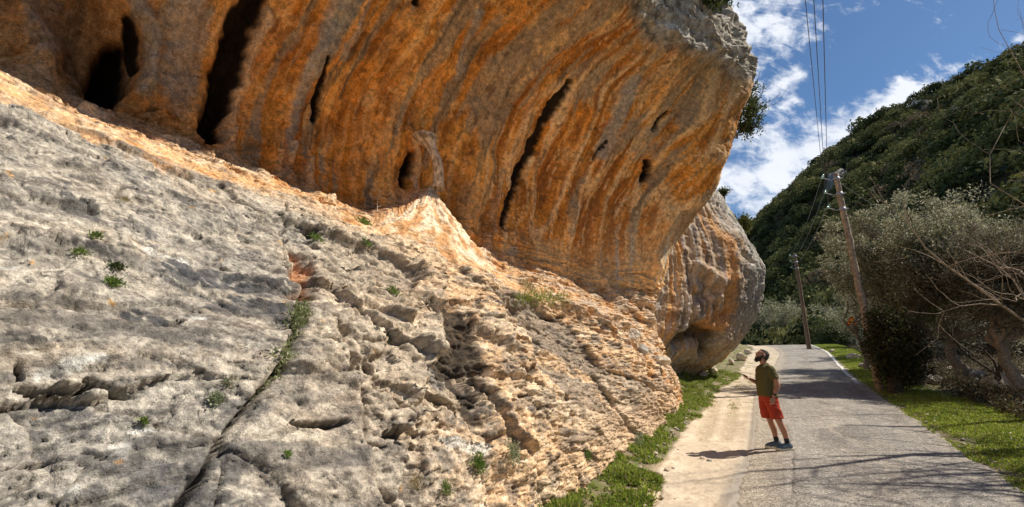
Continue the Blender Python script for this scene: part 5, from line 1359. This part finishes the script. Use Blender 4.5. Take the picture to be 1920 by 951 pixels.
# ------------------------------------------------------------------ stones
STONE = simple_mat('loose_stone', (.52, .42, .31), .95, .3, 6, .9, col2=(.62, .53, .42)); STONE2 = simple_mat('grey_stone', (.38, .35, .31), .95, .35, 6, .9)
def stone_mesh(seed, sub=4, sq=(1, .8, .6)):
    rng = np.random.RandomState(seed); bm = bmesh.new(); bmesh.ops.create_icosphere(bm, subdivisions=sub, radius=1.0)
    V = np.array([v.co[:] for v in bm.verts]); F = [[v.index for v in f.verts] for f in bm.faces]; bm.free()
    for _ in range(11):                                   # planes that knock corners off
        nn_ = rng.randn(3); nn_ /= np.linalg.norm(nn_); h_ = rng.uniform(.55, .85); d_ = V @ nn_ - h_; V = V - np.where(d_ > 0, d_, 0)[:, None] * nn_
    V += V / (np.linalg.norm(V, axis=1, keepdims=True) + 1e-6) * (.05 * noise2(V[:, 0] * 4 + seed, V[:, 1] * 4 + V[:, 2] * 3, seed))[:, None] 
    return V * np.array(sq), F
def stone(loc, r, seed, label, mat=None, sq=(1, .8, .6), rz=0, group=None, name='stone', sub=4, cat='rock'):
    V, F = stone_mesh(seed, sub, sq); V = V * r; V[:, 2] -= V[:, 2].min() * .75
    o = mesh_obj(name, V, F, mat or STONE, smooth=False); o.location = tuple(np.array(loc, float)); o.rotation_euler = (0, 0, rz)
    return tag(o, label, cat, group)
def on_cliff(x, y, out=0.0):
    s_, a_, dep, i = cl.find(x, y); return Pn[i].astype(float) + cl.nrm[i] * out
def on_ground(x, y):
    """where a sight line meets the ground"""
    d = px_dir(x, y)
    for t_ in np.arange(3, 90, .02):
        P_ = np.array([d[0] * t_, d[1] * t_, CAM[2] + d[2] * t_]); 
        if P_[2] <= float(ground_z(*sp(P_[0], P_[1]))): return P_
    return P_
stone(on_cliff(1177, 640, -.02), .30, 5, 'pale squared block wedged on the shelf where the grey wall ends', sq=(.9, 1.2, .75), rz=.5)
stone(on_cliff(1232, 682, -.04), .32, 6, 'flat tan slab jutting from the wall low on its right end', sq=(.8, 1.5, .5), rz=.6)
stone(on_cliff(1203, 660, -.06), .22, 16, 'small grey block between the pale squared block and the tan slab', STONE2, sq=(.8, 1.2, .7), rz=.2)
for x_, y_, r_, sd, lb in [(1318, 706, .26, 21, 'leftmost tan boulder in the shade below the rounded buttress'), (1338, 700, .30, 22, 'larger tan boulder beside the weeds below the rounded buttress'), (1372, 684, .30, 23, 'boulder with a flat top below the tip of the buttress'), (1392, 676, .45, 24, 'pale boulder leaning on the buttress just left of the man\'s head'), (1402, 664, .35, 25, 'smaller pale rock above and behind the man\'s head')]:
    P_ = on_ground(x_, y_); stone(P_, r_, sd, lb, sq=(1, .8, .75), rz=sd)
for x_, y_, r_, sd, lb, m_ in [(1600, 672, .40, 31, 'long white rock lying in the grass below the warning sign', STONE), (1560, 660, .26, 32, 'small white rock in the grass nearest the road bend', STONE), (1622, 690, .30, 33, 'grey rock at the foot of the nearer utility pole', STONE2),
        (1905, 718, .75, 34, 'big pale boulder behind the forked trunk', STONE), (1835, 700, .45, 35, 'mossy grey boulder in the brush left of the forked trunk', STONE2), (1790, 690, .5, 36, 'pale boulder half hidden under the grove, left of the mossy one', STONE), (1745, 705, .35, 37, 'brown rock beside the ivy thicket', STONE2)]:
    P_ = on_ground(x_, min(y_ + 14, 760)) if x_ > 1700 else on_ground(x_, y_); P_[2] = float(ground_z(*sp(P_[0], P_[1]))) - .02
    stone(P_, r_, sd, lb, m_, sq=(1.2, .8, .6), rz=sd)
# small stones along the edges: individuals, only told apart by being where they are
pr = [stone_mesh(50 + i, 2, (1, .85, .55)) for i in range(4)]; prm = []
for i, (V, F) in enumerate(pr):
    me = mesh_obj('pebble', V * 1.0, F, [STONE, STONE, STONE2, STONE][i], smooth=False); prm.append(me)
rng = np.random.RandomState(9); firsts = set()
def pebble(P_, r_, lab, grp):
    i = rng.randint(4); o = prm[i]
    if i in firsts: o = prm[i].copy(); COL.objects.link(o)
    firsts.add(i); o.location = tuple(P_); o.rotation_euler = (0, 0, rng.rand() * 6.28); o.scale = (r_, r_, r_)
    tag(o, lab, 'stone', grp)
for i in range(70):
    s_ = 3.8 + 9 * rng.rand() ** 1.4
    inner = 1.42 + .22 * float(fbm2(np.array(s_ * .8), np.array(3.0), 4, 90)) + .10 * math.sin(s_ * .7) - .30 * float(sstep(9, 6, np.array(s_)))
    p_ = float(pL(s_)) + inner + rng.randn() * .10; pebble(gpt(s_, p_, .015), .02 + .045 * rng.rand() ** 2, 'small tan stone lying between the sand strip and the weeds', 'small stones along the left grass edge')
for i in range(90):
    s_ = 6 + 16 * rng.rand() ** 1.2
    p_ = float(pR(s_)) - abs(rng.randn()) * .18 + .05 if rng.rand() < .5 else float(pR(s_)) - np.interp(s_, [5, 14, 18, 21, 30], [1.9, 2.2, 1.9, 1.3, 2.2]) - .1 + rng.randn() * .22
    pebble(gpt(s_, p_, .012), .02 + .06 * rng.rand() ** 2, 'small pale stone on the edge of the right grass verge', 'small stones along the right verge')
for x_, y_, r_ in [(1318, 862, .07), (1330, 866, .05), (1251, 884, .07), (1262, 881, .04)]:
    P_ = on_ground(x_, y_); pebble(P_ + [0, 0, .02], r_, 'brown clod lying on the open sand', 'clods on the sand')

# ------------------------------------------------------------------ small plants rooted in the rock
def tuft(x, y, size, n, label, name='rock_plant', cat='plant', cols=((.16, .24, .05), (.24, .32, .08), (.10, .15, .04)), leaf=(.06, .03), seed=0, grassy=False, spread=1.0, group='plants rooted in the rock face'):
    rng = np.random.RandomState(int(x * 7 + y)); P_ = on_cliff(x, y, .01); s_, a_, dep, i = cl.find(x, y); q_ = min(1.0, dep / 9.0 + .06) * .80; size = size * q_ * 1.15; leaf = (leaf[0] * q_, leaf[1] * q_); n = int(n * 1.3); nr = cl.nrm[i].astype(float)
    up = nr * .6 + np.array([0, 0, .7]); up /= np.linalg.norm(up)
    off = rng.randn(n, 3) * size * .42 * spread; off -= (off @ nr)[:, None] * nr * .75; off += np.abs(rng.randn(n, 1)) * nr * size * .15
    v, f = leaf_quads(rng, off, np.repeat(up[None], n, 0) + (off / (size + 1e-6)) * (0.4 if grassy else 1.2), leaf[0], leaf[1], .3 if grassy else .7)
    o = mesh_obj(name, v, f, LEAF, colors=leaf_cols(rng, n, cols, [3, 2, 2], .25), smooth=False); o.location = tuple(P_)
    return tag(o, label, cat, group)
GREYG = ((.30, .34, .20), (.38, .40, .26), (.18, .21, .12)); DRY = ((.34, .27, .12), (.24, .20, .08), (.42, .34, .18)); DARKG = ((.06, .085, .03), (.10, .12, .04), (.04, .05, .02))
tuft(213, 508, .13, 200, 'upper of two dark leafy plants high on the left of the grey slab', cols=DARKG)
tuft(208, 542, .13, 220, 'lower of two dark leafy plants high on the left of the grey slab')
tuft(140, 487, .10, 90, 'small sprig hanging from a ledge left of the two dark plants')
tuft(168, 466, .09, 90, 'flat green patch on the ledge near the top of the grey slab')
tuft(230, 383, .11, 140, 'yellowish dry tuft high on the grey slab', cols=DRY, leaf=(.07, .008), grassy=True)
tuft(357, 792, .13, 300, 'large grey-green rosette low on the grey slab beside the diagonal crack', cols=GREYG, leaf=(.05, .035))
tuft(378, 760, .12, 220, 'grey-green rosette with reddish tips just above the large one', cols=((.30, .34, .20), (.38, .30, .22), (.18, .21, .12)), leaf=(.045, .03))
tuft(240, 821, .06, 70, 'tiny bright green sprig low on the grey slab')
tuft(684, 664, .20, 320, 'round dark green tuft on the pale block in the middle of the wall', cols=DARKG, leaf=(.08, .012), grassy=True)
tuft(698, 591, .12, 120, 'little green plant on the top edge of the pale block')
tuft(583, 461, .13, 120, 'small green plant in the notch above the rust-red stain')
tuft(666, 486, .12, 110, 'thin green sprig on the dark face below the orange cone')
tuft(684, 414, .16, 170, 'bright green plant at the left foot of the orange cone')
tuft(852, 884, .24, 420, 'left and larger of two leafy weeds near the foot of the wall', spread=.8)
tuft(912, 866, .26, 300, 'pale grey-green weed near the foot of the wall', cols=GREYG)
tuft(757, 914, .20, 240, 'brownish tuft low on the wall under the dark seep', cols=DRY, leaf=(.09, .01), grassy=True)
tuft(800, 925, .14, 150, 'small green tuft just right of the brownish one at the bottom', leaf=(.08, .02))
tuft(603, 915, .16, 260, 'green weeds filling the vertical crack at the bottom edge', spread=1.0, leaf=(.05, .02))
tuft(988, 540, .22, 180, 'grey-brown tuft on the orange slope above the grassy shelf', cols=DRY, leaf=(.09, .012), grassy=True)
tuft(1098, 849, .14, 130, 'small green weed on the sandy apron of the wall')
tuft(1190, 832, .30, 320, 'pale silvery bush where the wall meets the green strip', cols=((.46, .48, .34), (.34, .36, .24), (.24, .24, .14)), leaf=(.07, .02))
tuft(970, 600, .10, 60, 'tiny weed just under the grassy shelf')
tuft(455, 905, .07, 60, 'tiny green sprig at the bottom of the slab between two cracks')
# the grassy shelf
for nm, pts, n_, lb, kw in [('shelf_grass', [(955, 573), (985, 571), (1015, 573), (1045, 578)], 900, 'strip of green grass on the narrow shelf under the orange slope', dict(cols=((.24, .30, .05), (.32, .36, .08), (.14, .18, .03)), leaf=(.09, .010), size=.07)),
                        ('creeping_plant', [(530, 622), (512, 655), (492, 690), (470, 725), (448, 762)], 1500, 'creeping plant with pale leaves following the long diagonal crack', dict(cols=((.26, .30, .14), (.38, .38, .22), (.16, .18, .08)), leaf=(.028, .018), size=.035))]:
    rng = np.random.RandomState(3); Q_ = np.array([on_cliff(x_, y_, .015) for x_, y_ in pts]); tt = rng.rand(n_) * (len(pts) - 1.001); i0 = tt.astype(int); fr = (tt - i0)[:, None]
    P_ = Q_[i0] * (1 - fr) + Q_[i0 + 1] * fr + rng.randn(n_, 3) * kw['size']; c0 = Q_[0]
    v, f = leaf_quads(rng, P_ - c0, np.tile([.3, -.4, .8], (n_, 1)), kw['leaf'][0], kw['leaf'][1], .5)
    o = mesh_obj(nm, v, f, LEAF, colors=leaf_cols(rng, n_, kw['cols'], [3, 2, 2]), smooth=False); o.location = tuple(c0); tag(o, lb, 'plant')
# dry stalk by the cone
bq = Bag(); rng = np.random.RandomState(4); bq.tube(curve_to(rng, (0, 0, 0), (.03, 0, .42), 7, .08), np.linspace(.010, .005, 7), 5)
for q_ in range(7): z_ = .1 + .05 * q_; bq.tube([(.01, 0, z_), (.01 + .06 * (-1) ** q_, .01, z_ + .03)], [.006, .004], 4)
ds = bq.build('dry_stalk', simple_mat('dry_stalk', (.62, .50, .38), .9)); ds.location = tuple(on_cliff(702, 405, .02)); tag(ds, 'pale dry stalk with short side twigs left of the orange cone', 'plant')
# ------------------------------------------------------------------ the man looking up
PX, PY = 4.98, 8.60
PZ = float(gz_road(sp(PX, PY)[0])) + .028
def L2W(v):
    v = np.asarray(v, float); return np.stack([-v[..., 0] - .09 * np.clip(v[..., 2], 0, 1.1), -v[..., 1], v[..., 2]], -1)     # (forward, left, up) -> local xyz, facing -X
class Vol:
    """closed shapes that a voxel remesh fuses into one continuous skin"""
    def __init__(self): self.v = []; self.f = []; self.n = 0
    def add(self, V, F): self.v.append(np.asarray(V, float)); self.f += [[i + self.n for i in f] for f in F]; self.n += len(V)
    def loft(self, rings, sides=24, e=2.3, round_ends=True):
        """rings: (centre, axis_dir or None, r_forward, r_side)"""
        n = len(rings); C_ = np.array([r[0] for r in rings], float); T = np.gradient(C_, axis=0); T /= np.linalg.norm(T, axis=1, keepdims=True)
        th = np.arange(sides) * 2 * np.pi / sides; V = []
        for i in range(n):
            t = T[i]; side = np.array([0, 1.0, 0]); side = side - t * (side @ t)
            if np.linalg.norm(side) < .2: side = np.array([1.0, 0, 0]) - t * t[0]
            side /= np.linalg.norm(side); fw = np.cross(side, t)
            c, s_ = np.cos(th), np.sin(th); rad = (np.abs(c) ** e + np.abs(s_) ** e) ** (-1 / e)
            V.append(C_[i] + fw * (c * rad * rings[i][1])[:, None] + side * (s_ * rad * rings[i][2])[:, None])
        V = np.concatenate(V); F = []
        for i in range(n - 1):
            for j in range(sides): F.append([i * sides + j, i * sides + (j + 1) % sides, (i + 1) * sides + (j + 1) % sides, (i + 1) * sides + j])
        F.append(list(range(sides))[::-1]); F.append([(n - 1) * sides + j for j in range(sides)])
        self.add(V, F)
    def limb(self, pts, rad, sides=16):
        """chain of tapered balls and cones"""
        pts = np.array(pts, float); P_, R_ = [], []
        d0 = pts[0] - pts[1]; d0 /= np.linalg.norm(d0); d1 = pts[-1] - pts[-2]; d1 /= np.linalg.norm(d1)
        for q in (1.0, .9, .6): P_.append(pts[0] + d0 * rad[0] * q); R_.append(max(rad[0] * math.sqrt(max(1 - q * q, 0)), .0008))
        P_ += list(pts); R_ += list(rad)
        for q in (.6, .9, 1.0): P_.append(pts[-1] + d1 * rad[-1] * q); R_.append(max(rad[-1] * math.sqrt(max(1 - q * q, 0)), .0008))
        self.loft([(p, r, r) for p, r in zip(P_, R_)], sides, 2.0)
    def ball(self, c, r, rot=None):
        bm = bmesh.new(); bmesh.ops.create_icosphere(bm, subdivisions=4, radius=1.0)
        V = np.array([v.co[:] for v in bm.verts]) * np.array(r); F = [[v.index for v in f.verts] for f in bm.faces]; bm.free()
        if rot is not None: V = V @ rot.T
        self.add(V + np.array(c), F)
    def build(self, name, mat, parent, voxel=.007, smooth=2, disp=None, cut=None, world=True):
        V = L2W(np.concatenate(self.v)) 
        tmp = mesh_obj('tmp', V, [f for f in self.f]); 
        bm = bmesh.new(); bm.from_mesh(tmp.data); bmesh.ops.recalc_face_normals(bm, faces=bm.faces); bm.to_mesh(tmp.data); bm.free()
        m = tmp.modifiers.new('r', 'REMESH'); m.mode = 'VOXEL'; m.voxel_size = voxel; m.use_smooth_shade = True
        if smooth: s_ = tmp.modifiers.new('s', 'SMOOTH'); s_.iterations = smooth; s_.factor = .6
        dg = bpy.context.evaluated_depsgraph_get(); me = bpy.data.meshes.new_from_object(tmp.evaluated_get(dg))
        bpy.data.objects.remove(tmp)
        nv = len(me.vertices); co = np.empty(nv * 3, np.float32); me.vertices.foreach_get('co', co); co = co.reshape(-1, 3)
        if disp is not None:
            no = np.empty(nv * 3, np.float32); me.vertices.foreach_get('normal', no); no = no.reshape(-1, 3)
            co = co + no * disp(co)[:, None]; me.vertices.foreach_set('co', co.astype(np.float32).ravel()); me.update()
        me.materials.clear(); me.materials.append(mat); me.name = name
        o = bpy.data.objects.new(name, me); COL.objects.link(o); o.parent = parent
        me.polygons.foreach_set('use_smooth', np.ones(len(me.polygons), bool))
        return o
person = empty('person', (PX, PY, PZ))
tag(person, 'bearded man in olive shirt and red shorts standing at the road edge, looking up', 'person')
SKIN = simple_mat('skin', (.42, .205, .125), .55, .10, 14, .05, spec=.35)
SHIRT = simple_mat('olive_cotton', (.105, .092, .035), .92, .10, 60, .15); SHORTS = simple_mat('red_shorts_fabric', (.40, .048, .022), .88, .12, 40, .15)
HAIR = simple_mat('dark_hair', (.028, .022, .019), .8, .5, 90, .8, col2=(.075, .068, .064)); BEARD = simple_mat('black_beard', (.035, .026, .021), .85, .5, 90, .8)
SHOE = simple_mat('blue_grey_shoe', (.10, .135, .17), .7, .25, 40, .3); SOLE = simple_mat('cream_sole', (.66, .58, .40), .7, .1, 30); SOCK = simple_mat('dark_sock', (.03, .03, .035), .9)
BLACKP = simple_mat('black_plastic', (.018, .018, .02), .4)
B = Vol()
# legs (forward, left, up)
for sgn, dx in ((1, 0.0), (-1, .07)):
    y_ = .105 * sgn
    B.limb([(.10 + dx * .2, y_ * .85, .90), (.09 + dx * .3, y_, .72), (.065 + dx * .6, y_, .52), (.050 + dx * .7, y_, .46), (.015 + dx * .85, y_, .34), (.0 + dx, y_, .20), (.0 + dx, y_, .11)], [.088, .080, .058, .055, .057, .042, .036])
    B.limb([(-.02 + dx, y_, .06), (.10 + dx, y_ * 1.05, .045), (.17 + dx, y_ * 1.08, .04)], [.036, .034, .026])
# trunk
B.loft([((.10, 0, .86), .09, .14), ((.10, 0, .95), .115, .165), ((.10, 0, 1.05), .11, .155), ((.095, 0, 1.18), .112, .160), ((.085, 0, 1.30), .115, .175), ((.075, 0, 1.40), .105, .18), ((.075, 0, 1.455), .07, .13), ((.08, 0, 1.49), .05, .06)], 28)
B.limb([(.078, 0, 1.44), (.085, 0, 1.52), (.10, 0, 1.60)], [.066, .058, .060])
# head thrown back, turned a little towards the wall
hb = R(-34); HC = np.array([.098, 0, 1.665])
Ry = np.array([[math.cos(hb), 0, math.sin(hb)], [0, 1, 0], [-math.sin(hb), 0, math.cos(hb)]])
Ry = np.array([[math.cos(-hb), 0, -math.sin(-hb)], [0, 1, 0], [math.sin(-hb), 0, math.cos(-hb)]])
def hd(v): return HC + Ry @ np.array(v, float)
B.ball(hd((-.012, 0, .022)), (.098, .076, .095), Ry); B.ball(hd((.028, 0, -.035)), (.066, .060, .080), Ry); B.ball(hd((.050, 0, -.080)), (.036, .040, .028), Ry)
B.ball(hd((.058, 0, .028)), (.034, .052, .022), Ry)
B.limb([hd((.085, 0, .022)), hd((.100, 0, -.002)), hd((.112, 0, -.022))], [.009, .011, .014]); B.ball(hd((.098, .012, -.026)), (.010, .009, .008), Ry); B.ball(hd((.098, -.012, -.026)), (.010, .009, .008), Ry)
B.ball(hd((.086, 0, -.055)), (.012, .024, .008), Ry); B.ball(hd((.060, .034, -.012)), (.026, .022, .022), Ry); B.ball(hd((.060, -.034, -.012)), (.026, .022, .022), Ry)
for q_ in (1, -1): B.ball(hd((-.008, .080 * q_, .0)), (.018, .009, .032), Ry); B.ball(hd((.074, .028 * q_, .012)), (.012, .014, .009), Ry)
# arms
B.limb([(.07, .165, 1.425), (.05, .215, 1.32), (.025, .250, 1.15), (.02, .258, 1.12), (.075, .262, 1.04), (.140, .255, .935)], [.062, .052, .043, .042, .041, .028])
B.limb([(.07, -.165, 1.425), (.07, -.205, 1.32), (.075, -.235, 1.17), (.085, -.235, 1.145), (.19, -.20, 1.175), (.30, -.165, 1.225)], [.062, .052, .043, .042, .040, .028])
def hand(w, d, nrm, thumb, curls, L=.19):
    """palm block, four bent fingers of unequal length, a thumb leaving the side of the palm"""
    w = np.array(w, float); d = np.array(d, float); d /= np.linalg.norm(d); nrm = np.array(nrm, float); nrm -= d * (nrm @ d); nrm /= np.linalg.norm(nrm); sd = np.cross(nrm, d)
    if sd @ np.array(thumb, float) < 0: sd = -sd
    for q_ in (-.030, -.010, .010, .030): B.limb([w, w + d * .045 + sd * q_ * .8, w + d * .088 + sd * q_], [.020, .0150, .0130], 10)
    for j, (q_, Lf) in enumerate(((.031, .068), (.0105, .078), (-.0105, .073), (-.031, .056))):
        p = w + d * .088 + sd * q_; a_ = 0; pts = [p]; dd = d.copy()
        for seg_, cu in ((.45, curls * .5), (.30, curls), (.25, curls)):
            a_ += cu; dd = d * math.cos(a_) + nrm * math.sin(a_); p = p + dd * Lf * seg_; pts.append(p)
        B.limb(pts, [.0100, .0092, .0084, .0072], 10)
    t0 = w + d * .03 + sd * .030; B.limb([w + d * .02 + sd * .018, t0 + d * .018 + sd * .018, t0 + d * .045 + sd * .026 + nrm * .012, t0 + d * .068 + sd * .022 + nrm * .022], [.014, .0125, .0105, .0085], 10)
hand((.145, .254, .925), (.30, -.06, -.95), (.25, -.95, .1), (.9, 0, .2), .42)
hand((.305, -.163, 1.228), (.93, .10, .32), (-.25, .25, .9), (0, .9, .3), .75)
body = B.build('body', SKIN, person, .0062, 2)
# shirt
def wr(amp, f=7.0, sd=1):
    return lambda co: (amp * fbm2(co[:, 0] * f + co[:, 1] * 3, co[:, 2] * f * .7 + co[:, 1] * 4, 4, 300 + sd, .5, ridged=True) + amp * .5 * noise2(co[:, 2] * 22 + co[:, 0] * 14, co[:, 1] * 12, 301 + sd)).astype(np.float32)
S_ = Vol()
S_.loft([((.108, 0, .915), .148, .190), ((.106, 0, .935), .150, .192), ((.104, 0, 1.05), .140, .186), ((.10, 0, 1.17), .138, .186), ((.088, 0, 1.30), .136, .198), ((.076, 0, 1.40), .125, .200), ((.072, 0, 1.45), .100, .172), ((.074, 0, 1.485), .074, .105), ((.079, 0, 1.512), .066, .074)], 40, 2.4)
S_.limb([(.07, .150, 1.415), (.065, .185, 1.385)], [.075, .078]); S_.limb([(.07, -.150, 1.415), (.068, -.185, 1.385)], [.075, .078])
S_.loft([((.068, .150, 1.44), .070, .070), ((.058, .205, 1.33), .070, .068), ((.045, .236, 1.235), .073, .066)], 24, 2.0); S_.loft([((.07, -.150, 1.44), .070, .070), ((.07, -.198, 1.33), .070, .068), ((.075, -.222, 1.235), .073, .066)], 24, 2.0)
S_.build('shirt', SHIRT, person, .009, 3, wr(.007))
# shorts
S_ = Vol()
S_.loft([((.105, 0, .84), .120, .165), ((.105, 0, .92), .135, .180), ((.10, 0, .99), .125, .172)], 32, 2.4)
for sgn, dx in ((1, 0.0), (-1, .05)): S_.loft([((.11, .080 * sgn, .90), .120, .100), ((.105 + dx * .5, .096 * sgn, .74), .110, .098), ((.085 + dx, .104 * sgn, .60), .104, .094), ((.080 + dx, .106 * sgn, .535), .106, .096)], 28, 2.2)
S_.build('shorts', SHORTS, person, .009, 3, wr(.009, 6, 5))
# hair and beard
Hh = Vol(); Hh.ball(hd((-.040, 0, .034)), (.086, .082, .092), Ry); Hh.ball(hd((-.055, 0, -.005)), (.068, .078, .085), Ry); Hh.ball(hd((-.012, 0, .068)), (.084, .072, .054), Ry)
Hh.build('hair', HAIR, person, .008, 1, lambda co: (.010 * fbm2(co[:, 0] * 38 + co[:, 1] * 11, co[:, 2] * 38 + co[:, 1] * 23, 3, 310)).astype(np.float32))
Hh = Vol(); Hh.ball(hd((.040, 0, -.104)), (.042, .044, .036), Ry); Hh.ball(hd((.026, 0, -.088)), (.056, .062, .044), Ry); Hh.ball(hd((.044, 0, -.135)), (.040, .042, .034), Ry); Hh.ball(hd((.058, 0, -.128)), (.026, .030, .032), Ry); Hh.ball(hd((.090, 0, -.046)), (.010, .030, .006), Ry)
for q_ in (1, -1): Hh.limb([hd((.005, .072 * q_, .0)), hd((.02, .066 * q_, -.05)), hd((.05, .045 * q_, -.08))], [.014, .018, .024])
Hh.build('beard', BEARD, person, .007, 1, lambda co: (.008 * fbm2(co[:, 0] * 45 + co[:, 1] * 11, co[:, 2] * 45 + co[:, 1] * 23, 3, 311)).astype(np.float32))
for sgn, dx in ((1, 0.0), (-1, .07)):
    y_ = .105 * sgn
    Hh = Vol(); Hh.loft([((0 + dx, y_, .205), .044, .044), ((0 + dx, y_, .15), .043, .043), ((0 + dx, y_, .09), .046, .045)], 20, 2.0); Hh.build('sock', SOCK, person, .007, 1)
    sh = Vol(); sh.limb([(-.045 + dx, y_, .075), (.02 + dx, y_, .080), (.09 + dx, y_ * 1.05, .066), (.155 + dx, y_ * 1.1, .052), (.19 + dx, y_ * 1.12, .046)], [.043, .047, .047, .042, .030])
    sh.loft([((-.01 + dx, y_, .055), .060, .046), ((-.01 + dx, y_, .125), .056, .048)], 20, 2.0)
    so_ = sh.build('shoe', SHOE, person, .007, 2)
    sh = Vol(); V = []
    ol = [(-.098, .0), (-.085, .034), (-.03, .040), (.05, .040), (.12, .052), (.19, .046), (.232, .018), (.235, -.012), (.20, -.040), (.13, -.048), (.05, -.038), (-.03, -.038), (-.085, -.032)]
    n_ = len(ol); V = [(x_ + dx, y_ + q_, .0) for x_, q_ in ol] + [(x_ * 1.0 + dx, y_ + q_ * .98, .034 + (.012 if x_ > .18 else 0) + (.010 if x_ < -.05 else 0)) for x_, q_ in ol]
    F = [list(range(n_))[::-1], [n_ + i for i in range(n_)]] + [[i, (i + 1) % n_, (i + 1) % n_ + n_, i + n_] for i in range(n_)]
    sh.add(V, F); sh.build('sole', SOLE, so_, .006, 2)
    lc_ = Bag()
    for q_ in range(4): xx = .045 + .022 * q_; lc_.tube(L2W(np.array([(xx + dx, y_ - .028, .098 - q_ * .006), (xx + .008 + dx, y_, .119 - q_ * .008), (xx + dx, y_ + .028, .098 - q_ * .006)])), [.004] * 3, 5)
    lc_.build('laces', SOLE, so_)
w_ = Vol(); w_.loft([((.118, .257, .972), .036, .034), ((.132, .256, .952), .034, .032)], 20, 2.0); wt = w_.build('watch', BLACKP, person, .005, 1)
w_ = Vol(); w_.ball((.128, .292, .963), (.020, .008, .020)); w_.build('watch_case', BLACKP, wt, .004, 1)
# the phone he holds out in front
ph = Vol(); c0 = np.array([.43, -.125, 1.30]); dd = np.array([.90, .05, .42]); dd /= np.linalg.norm(dd); sd = np.array([0, 1.0, 0]); up_ = np.cross(dd, sd); sd = np.cross(up_, dd)
if up_[2] < 0: up_ = -up_
V = [c0 + dd * a_ * .078 + sd * b_ * .037 + up_ * c_ * .0045 for a_ in (-1, 1) for b_ in (-1, 1) for c_ in (-1, 1)]
F = [[0, 1, 3, 2], [4, 6, 7, 5], [0, 4, 5, 1], [2, 3, 7, 6], [0, 2, 6, 4], [1, 5, 7, 3]]
PHM = simple_mat('phone_glass', (.30, .38, .46), .2, .05, 5, spec=.6)
pm = mesh_obj('phone_case', L2W(np.array(V)), F, BLACKP, smooth=False); 
bv = pm.modifiers.new('b', 'BEVEL'); bv.width = .003; bv.segments = 2
V2 = [c0 + dd * a_ * .073 + sd * b_ * .033 + up_ * (.0055) for a_, b_ in ((-1, -1), (1, -1), (1, 1), (-1, 1))]
proot = empty('phone', (PX, PY, PZ)); pm.parent = proot
mesh_obj('screen', L2W(np.array(V2)), [[0, 1, 2, 3]], PHM, proot, smooth=False)
tag(proot, 'slim pale blue phone held out flat in the man\'s right hand', 'phone')
